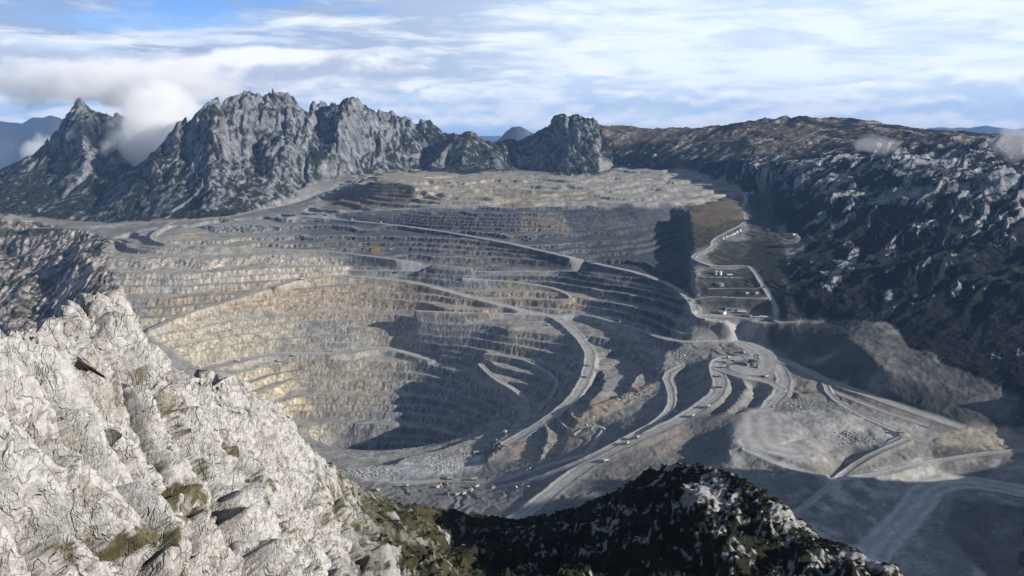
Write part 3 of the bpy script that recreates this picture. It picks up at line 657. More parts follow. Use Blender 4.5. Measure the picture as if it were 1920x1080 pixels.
sspot = spots([(225, 745, 75, 42, .55), (200, 690, 22, 45, .5), (20, 870, 50, 70, .5), (130, 620, 40, 25, .4), (300, 640, 40, 20, .3), (210, 900, 60, 50, .3), (60, 990, 40, 30, .2)])
scree = sst(sspot + .6 * fbm(X2 / 16, Y2 / 16, 4, 261) + p2 * .25 + low * .2, .22, .40)
paint2(scree * .85 * np.clip(.8 + small, 0, 1), (.27, .245, .215))
grass = sst(gspot + p1 * .5 + p2 * .55 + .5 * fbm(X2 / 1.1, Y2 / 1.1, 2, 291) + .16 * (1 - sst(e1, 0, .3)) + .10 * (1 - sst(e2, 0, .3)) , .40, .54)
paint2(grass * .9, (.085, .075, .028))
paint2(grass * sst(p2, 0, .4), (.05, .048, .026))
rn = sst(krock * .9 + p2 * .55 + .12 * sst(UN, 900, 780) + .25 * (blk3 > .02) * p2, .23, .40)
rid = np.array((.016, .018, .012)) * (1 - rn[..., None]) + np.array((.27, .27, .268)) * rn[..., None]
gslope = sst(p1 + .3 * p2, -.35, .2)[..., None] * sst(UN, 1000, 800)[..., None]
rid = rid * (1 - gslope * .7) + np.array((.062, .055, .028)) * gslope * .7
c2 = c2 * lim[..., None] + rid * (1 - lim[..., None])
c2 = np.clip(c2 * (1 + .12 * small[..., None]), .01, .62)
def near_material():
    m = bpy.data.materials.new('weathered_limestone'); m.use_nodes = True; N = NT(m.node_tree)
    at = N('ShaderNodeAttribute', attribute_name='ground_colour')
    pos = N('ShaderNodeNewGeometry').outputs['Position']
    w = N('ShaderNodeTexNoise', {'Vector': pos, 'Scale': .35, 'Detail': 4}).outputs['Color']
    q = N('ShaderNodeVectorMath', {0: w, 1: (1.6, 1.6, 1.6)}, operation='MULTIPLY').outputs[0]
    q = N('ShaderNodeVectorMath', {0: pos, 1: q}, operation='ADD').outputs[0]
    gap = N.noise(pos, .11, 3, .5)
    def groove(rot_, sc, width, lo, hi):
        mp = N('ShaderNodeMapping', {'Vector': q, 'Rotation': rot_, 'Scale': sc}).outputs[0]
        d = N.m('ABSOLUTE', N.m('SUBTRACT', N.noise(mp, 1.0, 2.5, .5), .5))
        wv = N.ss(N.noise(pos, .45, 3, .6), .35, .68, width * .15, width)
        return N.m('MULTIPLY', N.ss(N.m('DIVIDE', d, wv), 1.0, .1), N.ss(gap, lo, hi))
    cr = N.m('MAXIMUM', groove((.3, .2, .55), (.62, .10, .16), .034, .34, .52), N.m('MAXIMUM', groove((.5, .1, -.35), (.5, .12, .3), .028, .60, .46), N.m('MULTIPLY', groove((.2, .6, .8), (1.5, .4, .5), .04, .40, .56), .6)))
    cr = N.m('MULTIPLY', cr, at.outputs['Alpha'])
    a = N.noise(pos, 1.1, 9, .66); b = N.noise(pos, 4.0, 5, .6)
    f = N.m('ADD', N.m('MULTIPLY', a, .7), N.m('MULTIPLY', b, .3))
    k = N.ss(f, .36, .62, .72, 1.22)
    c = N('ShaderNodeVectorMath', {0: at.outputs['Color'], 1: N.xyz(k, k, k)}, operation='MULTIPLY').outputs[0]
    c = N.mix(N.m('MULTIPLY', cr, .5), c, (.14, .125, .105))
    h = N.m('SUBTRACT', f, N.m('MULTIPLY', cr, 1.1))
    bp = N('ShaderNodeBump', {'Strength': .7, 'Distance': .8, 'Height': h})
    bs = N('ShaderNodeBsdfPrincipled', {'Base Color': c, 'Roughness': .95, 'Specular IOR Level': .1, 'Normal': bp.outputs[0]})
    N('ShaderNodeOutputMaterial', {0: bs.outputs[0]})
    return m
MAT_NEAR = near_material()
sheet('foreground_ridge', X2, Y2, H2, c2, lim, MAT_NEAR, None, label='pale craggy limestone ridge falling to a dark scrubby knoll', **S)


# ---------------------------------------------------------------- machines, tanks and sheds
def paintm(name, c, rough=.55, var=.25, metal=0.0):
    m = bpy.data.materials.new(name); m.use_nodes = True; N = NT(m.node_tree)
    pos = N('ShaderNodeTexCoord').outputs['Object']
    k = N.ss(N.noise(pos, .9, 5, .6), .3, .7, 1 - var, 1 + var * .4)
    cc = N('ShaderNodeVectorMath', {0: c, 1: N.xyz(k, k, k)}, operation='MULTIPLY').outputs[0]
    b = N('ShaderNodeBsdfPrincipled', {'Base Color': cc, 'Roughness': rough, 'Metallic': metal})
    N('ShaderNodeOutputMaterial', {0: b.outputs[0]}); return m
MP = dict(cream=paintm('dusty_cream_paint', (.50, .46, .37)), white=paintm('white_paint', (.62, .62, .60)), grey=paintm('grey_steel', (.26, .27, .28)), dark=paintm('dark_steel', (.06, .06, .065)),
          rubber=paintm('tyre_rubber', (.03, .03, .03), .9), glass=paintm('dark_glass', (.02, .03, .04), .15), red=paintm('red_paint', (.30, .10, .08)), orange=paintm('orange_paint', (.40, .20, .09)),
          yellow=paintm('yellow_paint', (.62, .42, .08)), green=paintm('green_sheet', (.14, .21, .19)), rock=paintm('broken_rock', (.24, .235, .23), .95), pale=paintm('pale_rubble', (.36, .355, .345), .95, .35),
          redroof=paintm('red_roof_sheet', (.25, .13, .105)), paleroof=paintm('pale_roof_sheet', (.50, .53, .51)), timber=paintm('brown_wall', (.20, .15, .11)))
class MB:
    def __init__(s): s.v = []; s.f = []
    def prism(s, prof, y0, y1):                       # side outline (x, z) given a width
        n = len(prof); o = len(s.v)
        s.v += [(x, y0, z) for x, z in prof] + [(x, y1, z) for x, z in prof]
        s.f += [tuple(o + i for i in range(n)), tuple(o + n + i for i in reversed(range(n)))]
        s.f += [(o + i, o + n + i, o + n + (i + 1) % n, o + (i + 1) % n) for i in range(n)]; return s
    def box(s, x0, x1, y0, y1, z0, z1, ch=0.0):
        if ch: return s.prism([(x0, z0), (x1, z0), (x1, z1 - ch), (x1 - ch, z1), (x0 + ch, z1), (x0, z1 - ch)], y0, y1)
        return s.prism([(x0, z0), (x1, z0), (x1, z1), (x0, z1)], y0, y1)
    def cyl(s, c, r, h, axis='z', n=18, r2=None):
        o = len(s.v); r2 = r if r2 is None else r2
        for k, rr_ in ((0, r), (1, r2)):
            for i in range(n):
                a = 2 * pi * i / n; p, q = rr_ * cos(a), rr_ * sin(a); t = h * k
                s.v.append({'z': (c[0] + p, c[1] + q, c[2] + t), 'y': (c[0] + p, c[1] + t, c[2] + q), 'x': (c[0] + t, c[1] + p, c[2] + q)}[axis])
        s.f += [tuple(o + i for i in range(n)), tuple(o + n + i for i in range(n))] + [(o + i, o + (i + 1) % n, o + n + (i + 1) % n, o + n + i) for i in range(n)]; return s
    def bar(s, a, b, w, d=None):
        d = d or w; a = np.array(a, float); b = np.array(b, float); t = (b - a) / np.linalg.norm(b - a)
        u = np.cross(t, (0, 1, 0)) if abs(t[1]) < .9 else np.cross(t, (1, 0, 0)); u /= np.linalg.norm(u); w2 = np.cross(t, u)
        o = len(s.v)
        for p in (a, b):
            for i, j in ((-1, -1), (1, -1), (1, 1), (-1, 1)): s.v.append(tuple(p + u * w / 2 * i + w2 * d / 2 * j))
        s.f += [(o, o + 1, o + 2, o + 3), (o + 7, o + 6, o + 5, o + 4)] + [(o + i, o + (i + 1) % 4, o + 4 + (i + 1) % 4, o + 4 + i) for i in range(4)]; return s
    def build(s, name, mat, parent=None):
        me = bpy.data.meshes.new(name); me.from_pydata(s.v, [], s.f); me.materials.append(MP[mat])
        import bmesh
        b = bmesh.new(); b.from_mesh(me); bmesh.ops.recalc_face_normals(b, faces=b.faces); b.to_mesh(me); b.free()
        return obj(name, me, parent)
def thing(name, label, cat, group=None):
    o = obj(name, None, label=label, category=cat)
    if group: o['group'] = group
    return o
def copy_tree(o, parent=None):
    c = o.copy(); COL.objects.link(c); c.parent = parent
    for ch in [k for k in list(bpy.data.objects) if k.parent == o]: copy_tree(ch, c)
    return c
def pick(u, v):
    a, b, c = ray(u, v); h = math.hypot(a, b); t = math.atan2(a, b)
    j = min(max(np.searchsorted(az, t), 1), len(az) - 1); f = (t - az[j - 1]) / (az[j] - az[j - 1])
    hz = H[:, j - 1] * (1 - f) + H[:, j] * f
    i = int(np.argmax(hz / rr >= c / h)); r_ = rr[i]
    return r_ * sin(t), r_ * cos(t), float(hz[i])
def put(o, u, v, du=0, dv=0, lift=0.0, size=1.0):
    p = pick(u, v); o.location = (p[0], p[1], p[2] + lift); o.scale = (size,) * 3
    if du or dv:
        q = pick(u + du, v + dv); o.rotation_euler = (0, 0, math.atan2(q[1] - p[1], q[0] - p[0]))
    return o

def make_truck():
    t = thing('haul_truck', '', 'truck', 'haul trucks on the mine roads')
    MB().box(-5.2, 5.6, -1.5, 1.5, 1.5, 2.5).box(4.2, 6.2, -3.2, 3.2, 1.5, 3.3, .3).build('chassis', 'cream', t)
    b = MB(); prof = [(-6.4, 4.0), (-5.8, 3.2), (1.9, 2.6), (2.6, 5.6), (6.1, 5.9), (6.1, 6.2), (2.4, 6.2), (-6.2, 5.6)]
    b.prism([(-6.4, 4.0), (-5.8, 3.2), (1.9, 2.6), (2.6, 5.6), (2.4, 6.2), (-6.2, 5.4)], -3.7, -3.4); b.prism([(-6.4, 4.0), (-5.8, 3.2), (1.9, 2.6), (2.6, 5.6), (2.4, 6.2), (-6.2, 5.4)], 3.4, 3.7)
    b.prism([(-6.4, 4.0), (-5.8, 3.2), (1.9, 2.6), (1.9, 2.9), (-5.7, 3.5), (-6.2, 4.2)], -3.39, 3.39); b.prism([(1.91, 2.6), (2.6, 5.6), (6.1, 5.9), (6.1, 6.2), (2.4, 6.2), (1.91, 2.95)], -3.39, 3.39)
    b.build('dump_bed', 'cream', t)
    MB().box(3.5, 5.3, .6, 3.0, 3.32, 5.3, .2).build('cab', 'white', t)
    MB().box(5.31, 5.36, .8, 2.8, 4.2, 5.0).build('windscreen', 'glass', t)
    for x, y, w in ((3.6, 2.35, 1.3), (3.6, -3.65, 1.3), (-2.8, 1.55, 2.3), (-2.8, -3.85, 2.3)): MB().cyl((x, y, 1.75), 1.75, w, 'y', 20).build('wheel', 'rubber', t)
    l = MB(); l.v += [(-5.2, -3.3, 4.6), (1.9, -3.3, 5.2), (1.9, 3.3, 5.2), (-5.2, 3.3, 4.6), (-3.0, -1, 6.2), (.6, -.8, 6.8), (.4, 1.1, 6.7), (-2.8, 1, 6.3), (-5.2, -3.3, 4.2), (1.9, -3.3, 4.2), (1.9, 3.3, 4.2), (-5.2, 3.3, 4.2)]
    l.f += [(4, 5, 6, 7), (0, 1, 5, 4), (1, 2, 6, 5), (2, 3, 7, 6), (3, 0, 4, 7), (0, 8, 9, 1), (1, 9, 10, 2), (2, 10, 11, 3), (3, 11, 8, 0), (11, 10, 9, 8)]
    l.build('load', 'rock', t)
    return t
def make_shovel(col, label):
    t = thing('excavator', label, 'excavator')
    for y in (-3.6, 2.2): MB().prism([(-4, .9), (-3.2, .1), (3.2, .1), (4, .9), (3.2, 1.8), (-3.2, 1.8)], y, y + 1.4).build('track', 'dark', t)
    MB().cyl((0, 0, 1.6), 2.0, .6).build('turntable', 'dark', t)
    MB().box(-5.2, 2.6, -3, 3, 2.22, 5.2, .4).build('body', col, t)
    c = MB().box(2.61, 4.6, .8, 2.9, 2.8, 6.2, .3).build('cab', 'white', t); MB().box(4.61, 4.66, 1.0, 2.7, 4.2, 5.8).build('window', 'glass', c)
    MB().bar((2.4, -.6, 3.2), (8.2, -.6, 8.6), 1.1, .9).build('boom', col, t); MB().bar((8.3, -.6, 8.9), (10.6, -.6, 3.2), .8, .7).build('stick', col, t)
    MB().prism([(9.4, 3.1), (11.2, 3.1), (12.2, 1.6), (11.4, .4), (9.4, .6)], -2.0, .8).build('bucket', 'grey', t)
    return t
def make_drill(label):
    t = thing('drill_rig', label, 'drill rig')
    for y in (-2.6, 1.6): MB().prism([(-4, .8), (-3.3, .1), (3.3, .1), (4, .8), (3.3, 1.6), (-3.3, 1.6)], y, y + 1.0).build('track', 'dark', t)
    MB().box(-5, 3.4, -2.2, 2.2, 1.62, 4.0, .3).build('body', 'white', t); MB().box(3.42, 5.0, -1.4, 1.4, 1.9, 4.4, .2).build('cab', 'white', t)
    m = MB()
    for x, y in ((3.5, -.8), (3.5, .8), (2.3, -.8), (2.3, .8)): m.bar((x, y, 4.02), (x, y, 17), .25)
    for z in range(5, 17, 2): m.bar((2.3, -.8, z), (3.5, .8, z + 1.4), .15).bar((3.5, -.8, z), (2.3, .8, z + 1.4), .15)
    m.build('mast', 'red', t); return t
def make_pickup(label, col='white'):
    t = thing('pickup', label, 'pickup')
    MB().box(-2.7, 2.7, -1, 1, .6, 1.3, .15).build('body', col, t)
    c = MB().prism([(-.6, 1.31), (1.5, 1.31), (.9, 2.1), (-.5, 2.1)], -.9, .9).build('cab', col, t); MB().prism([(-.4, 1.45), (1.2, 1.45), (.8, 1.95), (-.35, 1.95)], -.93, -.905).build('window', 'glass', c)
    for x in (-1.7, 1.7):
        for y in (-1.05, .75): MB().cyl((x, y, .42), .42, .3, 'y', 14).build('wheel', 'rubber', t)
    return t
def make_shed(label, L, W, hgt_, roof, wall='grey', cat='shed', name='shed', doors=2):
    t = thing(name, label, cat)
    MB().box(-L / 2, L / 2, -W / 2, W / 2, -3, hgt_).build('wall', wall, t)
    e = .5; g = W * .2; r = MB()
    pr = [(-W / 2 - e, hgt_ - .1), (0, hgt_ + g), (W / 2 + e, hgt_ - .1), (W / 2 + e, hgt_ + .15), (0, hgt_ + g + .3), (-W / 2 - e, hgt_ + .15)]
    o = 0; n = len(pr)
    r.v = [(-L / 2 - e, y, z) for y, z in pr] + [(L / 2 + e, y, z) for y, z in pr]
    r.f = [(0, 1, 4, 5), (1, 2, 3, 4), (n, n + 5, n + 4, n + 1), (n + 1, n + 4, n + 3, n + 2)] + [(i, n + i, n + (i + 1) % n, (i + 1) % n) for i in range(n)]
    r.build('roof', roof, t)
    gb = MB(); gb.v = [(sx * (L / 2 - .05), y, z) for sx in (-1, 1) for y, z in ((-W / 2, hgt_), (W / 2, hgt_), (0, hgt_ + g))]; gb.f = [(0, 1, 2), (5, 4, 3), (0, 2, 5, 3), (1, 4, 5, 2), (0, 3, 4, 1)]; gb.build('gable', wall, t)
    for k in range(doors):
        x = -L / 2 + L * (k + .5) / doors; MB().box(x - L * .12, x + L * .12, -W / 2 - .06, -W / 2 - .01, 0, hgt_ * .75).build('door', 'dark', t)
    return t
def make_tank(label, r, h, col, name='storage_tank'):
    t = thing(name, label, 'tank')
    MB().cyl((0, 0, -2), r, h + 2, 'z', 32).build('shell', col, t); MB().cyl((0, 0, h + .02), r * 1.03, r * .22, 'z', 32, r * .08).build('roof', col, t)
    MB().bar((r + .3, -.4, 0), (r + .3, -.4, h), .12).bar((r + .3, .4, 0), (r + .3, .4, h), .12).build('ladder', 'grey', t)
    return t

TRUCKS = [  # u, v, heading in the photo, description
 (1195, 822, 12, -8, 'pale haul truck climbing the wide main road, upper of a close pair'), (1176, 833, 12, -8, 'pale haul truck climbing the wide main road, lower of a close pair'),
 (1135, 866, -12, 8, 'haul truck alone lower down the wide main road below the close pair'), (1327, 765, -10, 7, 'haul truck rounding the bend of the main road below two trucks abreast'),
 (1298, 782, -10, 7, 'haul truck on the shaded main road just past the bend'), (1338, 728, 3, -10, 'left of two haul trucks abreast on the sunlit narrow of the main road'),
 (1353, 727, -2, 10, 'right of two haul trucks abreast on the sunlit narrow of the main road'), (1349, 707, 2, -10, 'haul truck just uphill of two trucks abreast'),
 (1355, 689, 8, 0, 'third haul truck down from the top of the queue beside the crusher pad'), (1358, 679, 8, 0, 'second haul truck down from the top of the queue beside the crusher pad'), (1366, 672, 8, -1, 'topmost haul truck of the queue beside the crusher pad'),
 (1436, 709, -8, 2, 'haul truck alone on the pad below the crusher'), (1687, 812, 9, 0, 'haul truck alone on the pale rubble platform with a long shadow'),
 (1103, 687, 0, -9, 'haul truck high on the long curving ramp inside the pit'), (1101, 708, 0, 9, 'haul truck midway on the long curving ramp inside the pit'),
 (843, 899, 8, -1, 'haul truck on the bright pit floor below the white rubble'), (760, 912, 8, 1, 'haul truck alone on the left part of the bright pit floor'), (706, 921, 8, 1, 'haul truck at the foot of the pale crag on the pit floor'),
 (889, 901, 8, -2, 'topmost haul truck of the group parked on the shaded lower floor'), (894, 915, 8, -4, 'haul truck right of the parked group on the shaded lower floor'), (883, 922, 8, -4, 'haul truck in the middle of the parked group on the lower floor'),
 (870, 929, 8, -2, 'haul truck low in the parked group on the lower floor'), (858, 930, 8, -2, 'leftmost low haul truck of the parked group on the lower floor'),
 (551, 669, -8, 2, 'right of two haul trucks on the broad ledge of the left wall'), (523, 678, -8, 3, 'left of two haul trucks on the broad ledge of the left wall'),
 (655, 518, 8, 0, 'haul truck on the wide upper ramp beside an excavator'), (567, 526, -8, 1, 'haul truck at the left bend of the wide upper ramp'), (613, 407, -8, 0, 'haul truck at the start of the long diagonal road'), (659, 413, 8, 1, 'second haul truck along the long diagonal road'), (713, 418, 8, 1, 'third haul truck along the long diagonal road'),
 (1393, 662, 8, 2, 'haul truck entering the plaza above the crusher pad'), (1401, 686, 5, 3, 'haul truck tipping at the crusher, left side'), (1421, 690, 5, 3, 'haul truck waiting at the crusher, lower right side'), (947, 813, 6, -4, 'haul truck at the foot of the inner ramp beside tan rock'),
]
first = make_truck()
for k, (u, v, du, dv, lab) in enumerate(TRUCKS):
    o = first if k == 0 else copy_tree(first)
    o['label'] = lab; put(o, u, v, du, dv, .1)
for u, v, du, dv, col, lab in [
  (835, 909, 8, 2, 'red', 'red excavator on the lip of the lower pit floor'), (821, 916, 8, -3, 'cream', 'cream excavator beside the red one on the pit floor'), (837, 928, 8, 3, 'dark', 'dark excavator left of the parked truck group'),
  (742, 515, 8, -2, 'dark', 'dark excavator on the bench above the wide upper ramp'), (972, 526, 6, -4, 'dark', 'dark excavator above the hooked sunlit ramp'), (447, 678, -6, 3, 'white', 'white excavator beside pale spoil on the left ledge'),
  (996, 881, -7, 3, 'dark', 'dark excavator on the shaded curve below the tan rocks'), (895, 851, -6, 3, 'white', 'white excavator on the white rubble bench'), (1027, 611, 6, 3, 'white', 'white excavator on the nose of rock inside the pit')]:
    put(make_shovel(col, lab), u, v, du, dv, .1)
for u, v, lab in [(1162, 606, 'white drill rig with tall mast on the thin road right of the ramp fork'), (1132, 806, 'drill rig in the small looped hollow below the tan ridge')]: put(make_drill(lab), u, v, 8, 2, .1)
for u, v, lab in [(968, 914, 'left of two white pickups on the shaded lower road'), (990, 914, 'right of two white pickups on the shaded lower road'), (1147, 684, 'white pickup beside the dark wall right of the inner ramp'), (1423, 672, 'white pickup on the plaza right of the crusher'), (751, 934, 'orange pickup on the pit floor behind the near scrub')]:
    put(make_pickup(lab, 'orange' if 'orange' in lab else 'white'), u, v, 8, 2, .1, 1.5)
for k, (u, v) in enumerate([(1342.5, 515), (1350.5, 515)]): put(make_tank(('left', 'right')[k] + ' of two upright white tanks on the tank terrace', 5.2, 11, 'white'), u, v)
put(make_tank('wide green topped round tank below the white tanks', 13, 7, 'green'), 1349, 535)
def trailer(lab):
    t = thing('tank_trailer', lab, 'trailer'); MB().cyl((-9, 0, 3.4), 2.3, 18, 'x', 20).build('tank', 'white', t); MB().box(-9, 9, -1.4, 1.4, .9, 1.2).build('frame', 'dark', t)
    for x in (-7, -5, 6): MB().cyl((x, -1.7, .9), .9, 3.4, 'y', 14).build('axle', 'rubber', t)
    return t
put(trailer('long white tank trailer right of the two white tanks'), 1368, 517, 8, 0)
for u, v, du, dv, L, W, h_, roof, wall, lab in [
  (1374, 583, 8, .4, 44, 14, 6, 'green', 'white', 'longest green roofed shed at the back of the camp'), (1354, 589, 8, 1, 22, 14, 7, 'paleroof', 'white', 'tall white shed at the left of the camp'),
  (1391, 588, 8, .6, 26, 13, 6, 'paleroof', 'grey', 'grey walled pale roofed shed behind the red roofed one'), (1399, 594, 8, .8, 26, 13, 6, 'redroof', 'timber', 'red roofed shed in the camp'),
  (1419, 597, 8, .4, 12, 8, 4, 'paleroof', 'white', 'small white hut left of the lone camp shed'), (1432, 597, 8, .4, 24, 12, 5, 'paleroof', 'white', 'lone white shed at the right end of the camp'),
  (1402, 363, 8, 0, 22, 10, 5, 'redroof', 'white', 'red roofed shed at the top of the access road'), (1411, 362, 8, 0, 14, 9, 5, 'paleroof', 'white', 'white shed beside the red roofed one at the top of the access road'),
  (1487, 441, 8, 1, 16, 10, 5, 'paleroof', 'white', 'white hut at the end of the side track under the hill'), (1440, 432, 8, 0, 10, 7, 4, 'paleroof', 'white', 'small white hut on the side track east of the hut row'),
  (1401, 551, 8, 0, 9, 7, 4, 'paleroof', 'white', 'left of two tiny white huts below the green tank'), (1419, 551, 8, 0, 9, 7, 4, 'paleroof', 'white', 'right of two tiny white huts below the green tank'),
  (1312, 608, 8, 1, 14, 8, 4, 'redroof', 'timber', 'small rust roofed shed on the pale scrap pad left of the camp'), (1319, 601, 8, 1, 12, 8, 4, 'paleroof', 'grey', 'small grey shed on the pale scrap pad left of the camp')]:
    put(make_shed(lab, L, W, h_, roof, wall), u, v, du, dv)
for k, (u, v, rf) in enumerate([(1355, 448, 'redroof'), (1361, 446, 'paleroof'), (1366, 443.5, 'redroof'), (1371, 441.5, 'orange'), (1376, 439, 'redroof'), (1381, 436.5, 'paleroof'), (1387, 433.5, 'paleroof')]):
    o = make_shed(['lowest red roofed hut', 'pale roofed hut second from the bottom', 'red roofed hut third from the bottom', 'orange roofed hut in the middle', 'red roofed hut third from the top', 'pale roofed hut second from the top', 'topmost pale roofed hut'][k] + ' of the row beside the access road', 15, 9, 4.5, rf, 'white', 'hut', 'hut', 1)
    o['group'] = 'row of huts beside the access road'; put(o, u, v, 6, -2.6)
def make_crusher():
    t = thing('crusher', 'dark ore crusher with two tall towers on the plaza pad', 'crusher')
    MB().box(-9, 9, -7, 7, -2, 8, 1).build('body', 'grey', t)
    for y in (-6, 5): 
        m = MB()
        for x, yy in ((10, y), (13, y), (10, y + 3), (13, y + 3)): m.bar((x, yy, 0), (x, yy, 26), .6)
        for z in range(0, 26, 4): m.bar((10, y, z), (13, y + 3, z + 4), .35).bar((13, y, z), (10, y + 3, z + 4), .35)
        m.box(9.5, 13.5, y - .5, y + 3.5, 26.05, 30).build('tower', 'dark', t)
    MB().prism([(-7, 8.02), (7, 8.02), (9, 13), (-9, 13)], -6, 6).build('hopper', 'dark', t)
    MB().bar((-9.1, 0, 3), (-38, 0, 14), 3, 2).bar((-24, -1.5, -1), (-24, -1.5, 7), .6).bar((-24, 1.5, -1), (-24, 1.5, 7), .6).build('conveyor', 'grey', t)
    return t
put(make_crusher(), 1410, 684, 8, 3)
def make_post(lab):
    t = thing('light_post', lab, 'light post'); MB().cyl((0, 0, -1), .45, 15, 'z', 10, .25).build('pole', 'dark', t); MB().box(-1.4, 1.4, -.4, .4, 14.02, 15).build('lamp_head', 'grey', t); return t
for u, v, lab in [(1653, 800, 'light post beside the pale rubble platform'), (1371, 728, 'light post on the sunlit rib between two dark hollows')]: put(make_post(lab), u, v)

# blasted rock lying in heaps, and scrub on the near ridge: nobody could count these
def scatter(name, pts, mat, seed, label, flatten=.7):
    rs = np.random.RandomState(seed)
    ico = np.array([(0, 0, 1), (.89, 0, .45), (.28, .85, .45), (-.72, .53, .45), (-.72, -.53, .45), (.28, -.85, .45), (.72, .53, -.45), (-.28, .85, -.45), (-.89, 0, -.45), (-.28, -.85, -.45), (.72, -.53, -.45), (0, 0, -1)])
    fc = np.array([(0, 1, 2), (0, 2, 3), (0, 3, 4), (0, 4, 5), (0, 5, 1), (1, 6, 2), (2, 7, 3), (3, 8, 4), (4, 9, 5), (5, 10, 1), (6, 7, 2), (7, 8, 3), (8, 9, 4), (9, 10, 5), (10, 6, 1), (11, 7, 6), (11, 8, 7), (11, 9, 8), (11, 10, 9), (11, 6, 10)])
    V_, F_ = [], []
    for k, (x, y, z, r_) in enumerate(pts):
        q = ico * (1 + rs.uniform(-.35, .35, (12, 1))) * r_ * rs.uniform(.7, 1.3, (1, 3)); q[:, 2] *= flatten
        a_ = rs.rand() * 6.28; q = np.stack([q[:, 0] * cos(a_) - q[:, 1] * sin(a_), q[:, 0] * sin(a_) + q[:, 1] * cos(a_), q[:, 2]], -1)
        V_.append(q + (x, y, z + r_ * .2)); F_.append(fc + 12 * k)
    me = bpy.data.meshes.new(name); me.from_pydata(np.concatenate(V_).tolist(), [], np.concatenate(F_).tolist()); me.materials.append(mat)
    return obj(name, me, kind='stuff', label=label)
rs = np.random.RandomState(3)
hp = []
for u, v, ru, rv, n in [(700, 888, 55, 9, 170), (835, 868, 32, 14, 140), (880, 845, 20, 8, 60), (1030, 838, 22, 9, 60), (1000, 838, 14, 12, 40), (1180, 745, 35, 12, 120), (1610, 824, 34, 8, 90), (1105, 800, 12, 12, 30), (1500, 760, 40, 14, 90), (1275, 670, 16, 14, 60), (1590, 815, 25, 6, 40)]:
    for _ in range(n * 4):
        p = pick(u + rs.randn() * ru * .5, v + rs.randn() * rv * .5); hp.append((*p, .5 + 2.3 * rs.rand() ** 4))
scatter('rubble', hp, MP['pale'], 5, 'pale blasted rock in heaps on the pit floor')
def leafmat():
    m = bpy.data.materials.new('scrub_leaves'); m.use_nodes = True; N = NT(m.node_tree)
    pos = N('ShaderNodeNewGeometry').outputs['Position']
    k = N.noise(pos, .35, 4, .6); c = N.mix(N.ss(k, .38, .62), (.012, .015, .009), (.040, .042, .020))
    b = N('ShaderNodeBsdfPrincipled', {'Base Color': c, 'Roughness': .9, 'Specular IOR Level': .1}); N('ShaderNodeOutputMaterial', {0: b.outputs[0]}); return m
def shrubs(n, seed):
    rs = np.random.RandomState(seed); w_ = ((1 - lim) * (1 - rn * .85) * sst(UN, 560, 800) * (R2 < 560) * (np.abs(UN - 1100) < 1000)) * R2 ** 2
    w_ = (w_ / w_.sum()).ravel(); idx_ = rs.choice(w_.size, n, p=w_)
    V_ = []; F_ = []; o = 0
    for i in idx_:
        r_ = .35 + .8 * rs.rand() ** 2; c = np.array((X2.ravel()[i], Y2.ravel()[i], H2.ravel()[i] + r_ * .35))
        m_ = 18; dv_ = rs.randn(m_, 3); dv_ /= np.linalg.norm(dv_, axis=1)[:, None]; dv_[:, 2] = np.abs(dv_[:, 2]) * .8
        p = c + dv_ * r_ * rs.uniform(.45, 1.0, (m_, 1)); t1 = rs.randn(m_, 3) * .26 * r_; t2 = rs.randn(m_, 3) * .26 * r_
        V_.append(np.stack([p - t1, p + t2, p + t1, p - t2], 1).reshape(-1, 3)); F_.append(np.arange(m_ * 4).reshape(m_, 4) + o); o += m_ * 4
    me = bpy.data.meshes.new('scrub'); V_ = np.concatenate(V_).astype(np.float32); F_ = np.concatenate(F_).astype(np.int32)
    me.vertices.add(len(V_)); me.vertices.foreach_set('co', V_.ravel()); me.loops.add(F_.size); me.loops.foreach_set('vertex_index', F_.ravel())
    me.polygons.add(len(F_)); me.polygons.foreach_set('loop_start', np.arange(0, F_.size, 4, dtype=np.int32)); me.update(); me.materials.append(leafmat())
    obj('scrub', me, kind='stuff', label='low dark scrub on the near ridge')
shrubs(13000, 17)

# ---------------------------------------------------------------- the air between
def build_haze():
    bm_v = [(x, y, z) for z in (-3500, 420) for y in (-900, 34000) for x in (-26000, 26000)]
    me = bpy.data.meshes.new('haze'); me.from_pydata(bm_v, [], [(0, 2, 3, 1), (4, 5, 7, 6), (0, 1, 5, 4), (2, 6, 7, 3), (0, 4, 6, 2), (1, 3, 7, 5)]); me.update()
    m = bpy.data.materials.new('haze'); m.use_nodes = True; N = NT(m.node_tree)
    v = N('ShaderNodeVolumePrincipled', {'Color': (.30, .52, .95, 1), 'Density': HAZE, 'Anisotropy': 0.0})
    N('ShaderNodeOutputMaterial', {1: v.outputs[0]})
    me.materials.append(m)
    obj('haze', me, kind='stuff')
HAZE = 2.0e-5
build_haze()

# ---------------------------------------------------------------- ranges far off
def range_mesh(name, pts, depth, drop, amp, seed, label):
    L = np.array(densify([PD(*p) for p in pts], max(30, pts[0][2] * .006)))
    n = 46; t = np.linspace(-1, 1, n)
    rad = np.hypot(L[:, 0], L[:, 1])
    k = 1 + t[:, None] * depth / rad[None]
    Xr, Yr = L[:, 0][None] * k, L[:, 1][None] * k
    fall = np.abs(t)[:, None] ** .8
    s_ = depth * .35
    Zr = L[:, 2][None] - fall * drop + amp * (ridged(Xr / s_, Yr / s_, 5, seed) - .5) * (.25 + fall) + amp * .3 * fbm(Xr / s_ * 4, Yr / s_ * 4, 3, seed + 9)
    ncol = fbm(Xr / s_ * 2, Yr / s_ * 2, 4, seed + 3)[..., None]
    c = np.array((.03, .036, .034)) + np.clip(ncol, 0, 1) * np.array((.12, .12, .12))
    sheet(name, Xr[::-1], Yr[::-1], Zr[::-1], c, Zr * 0, MAT_ROCK, None, label=label, kind='structure')
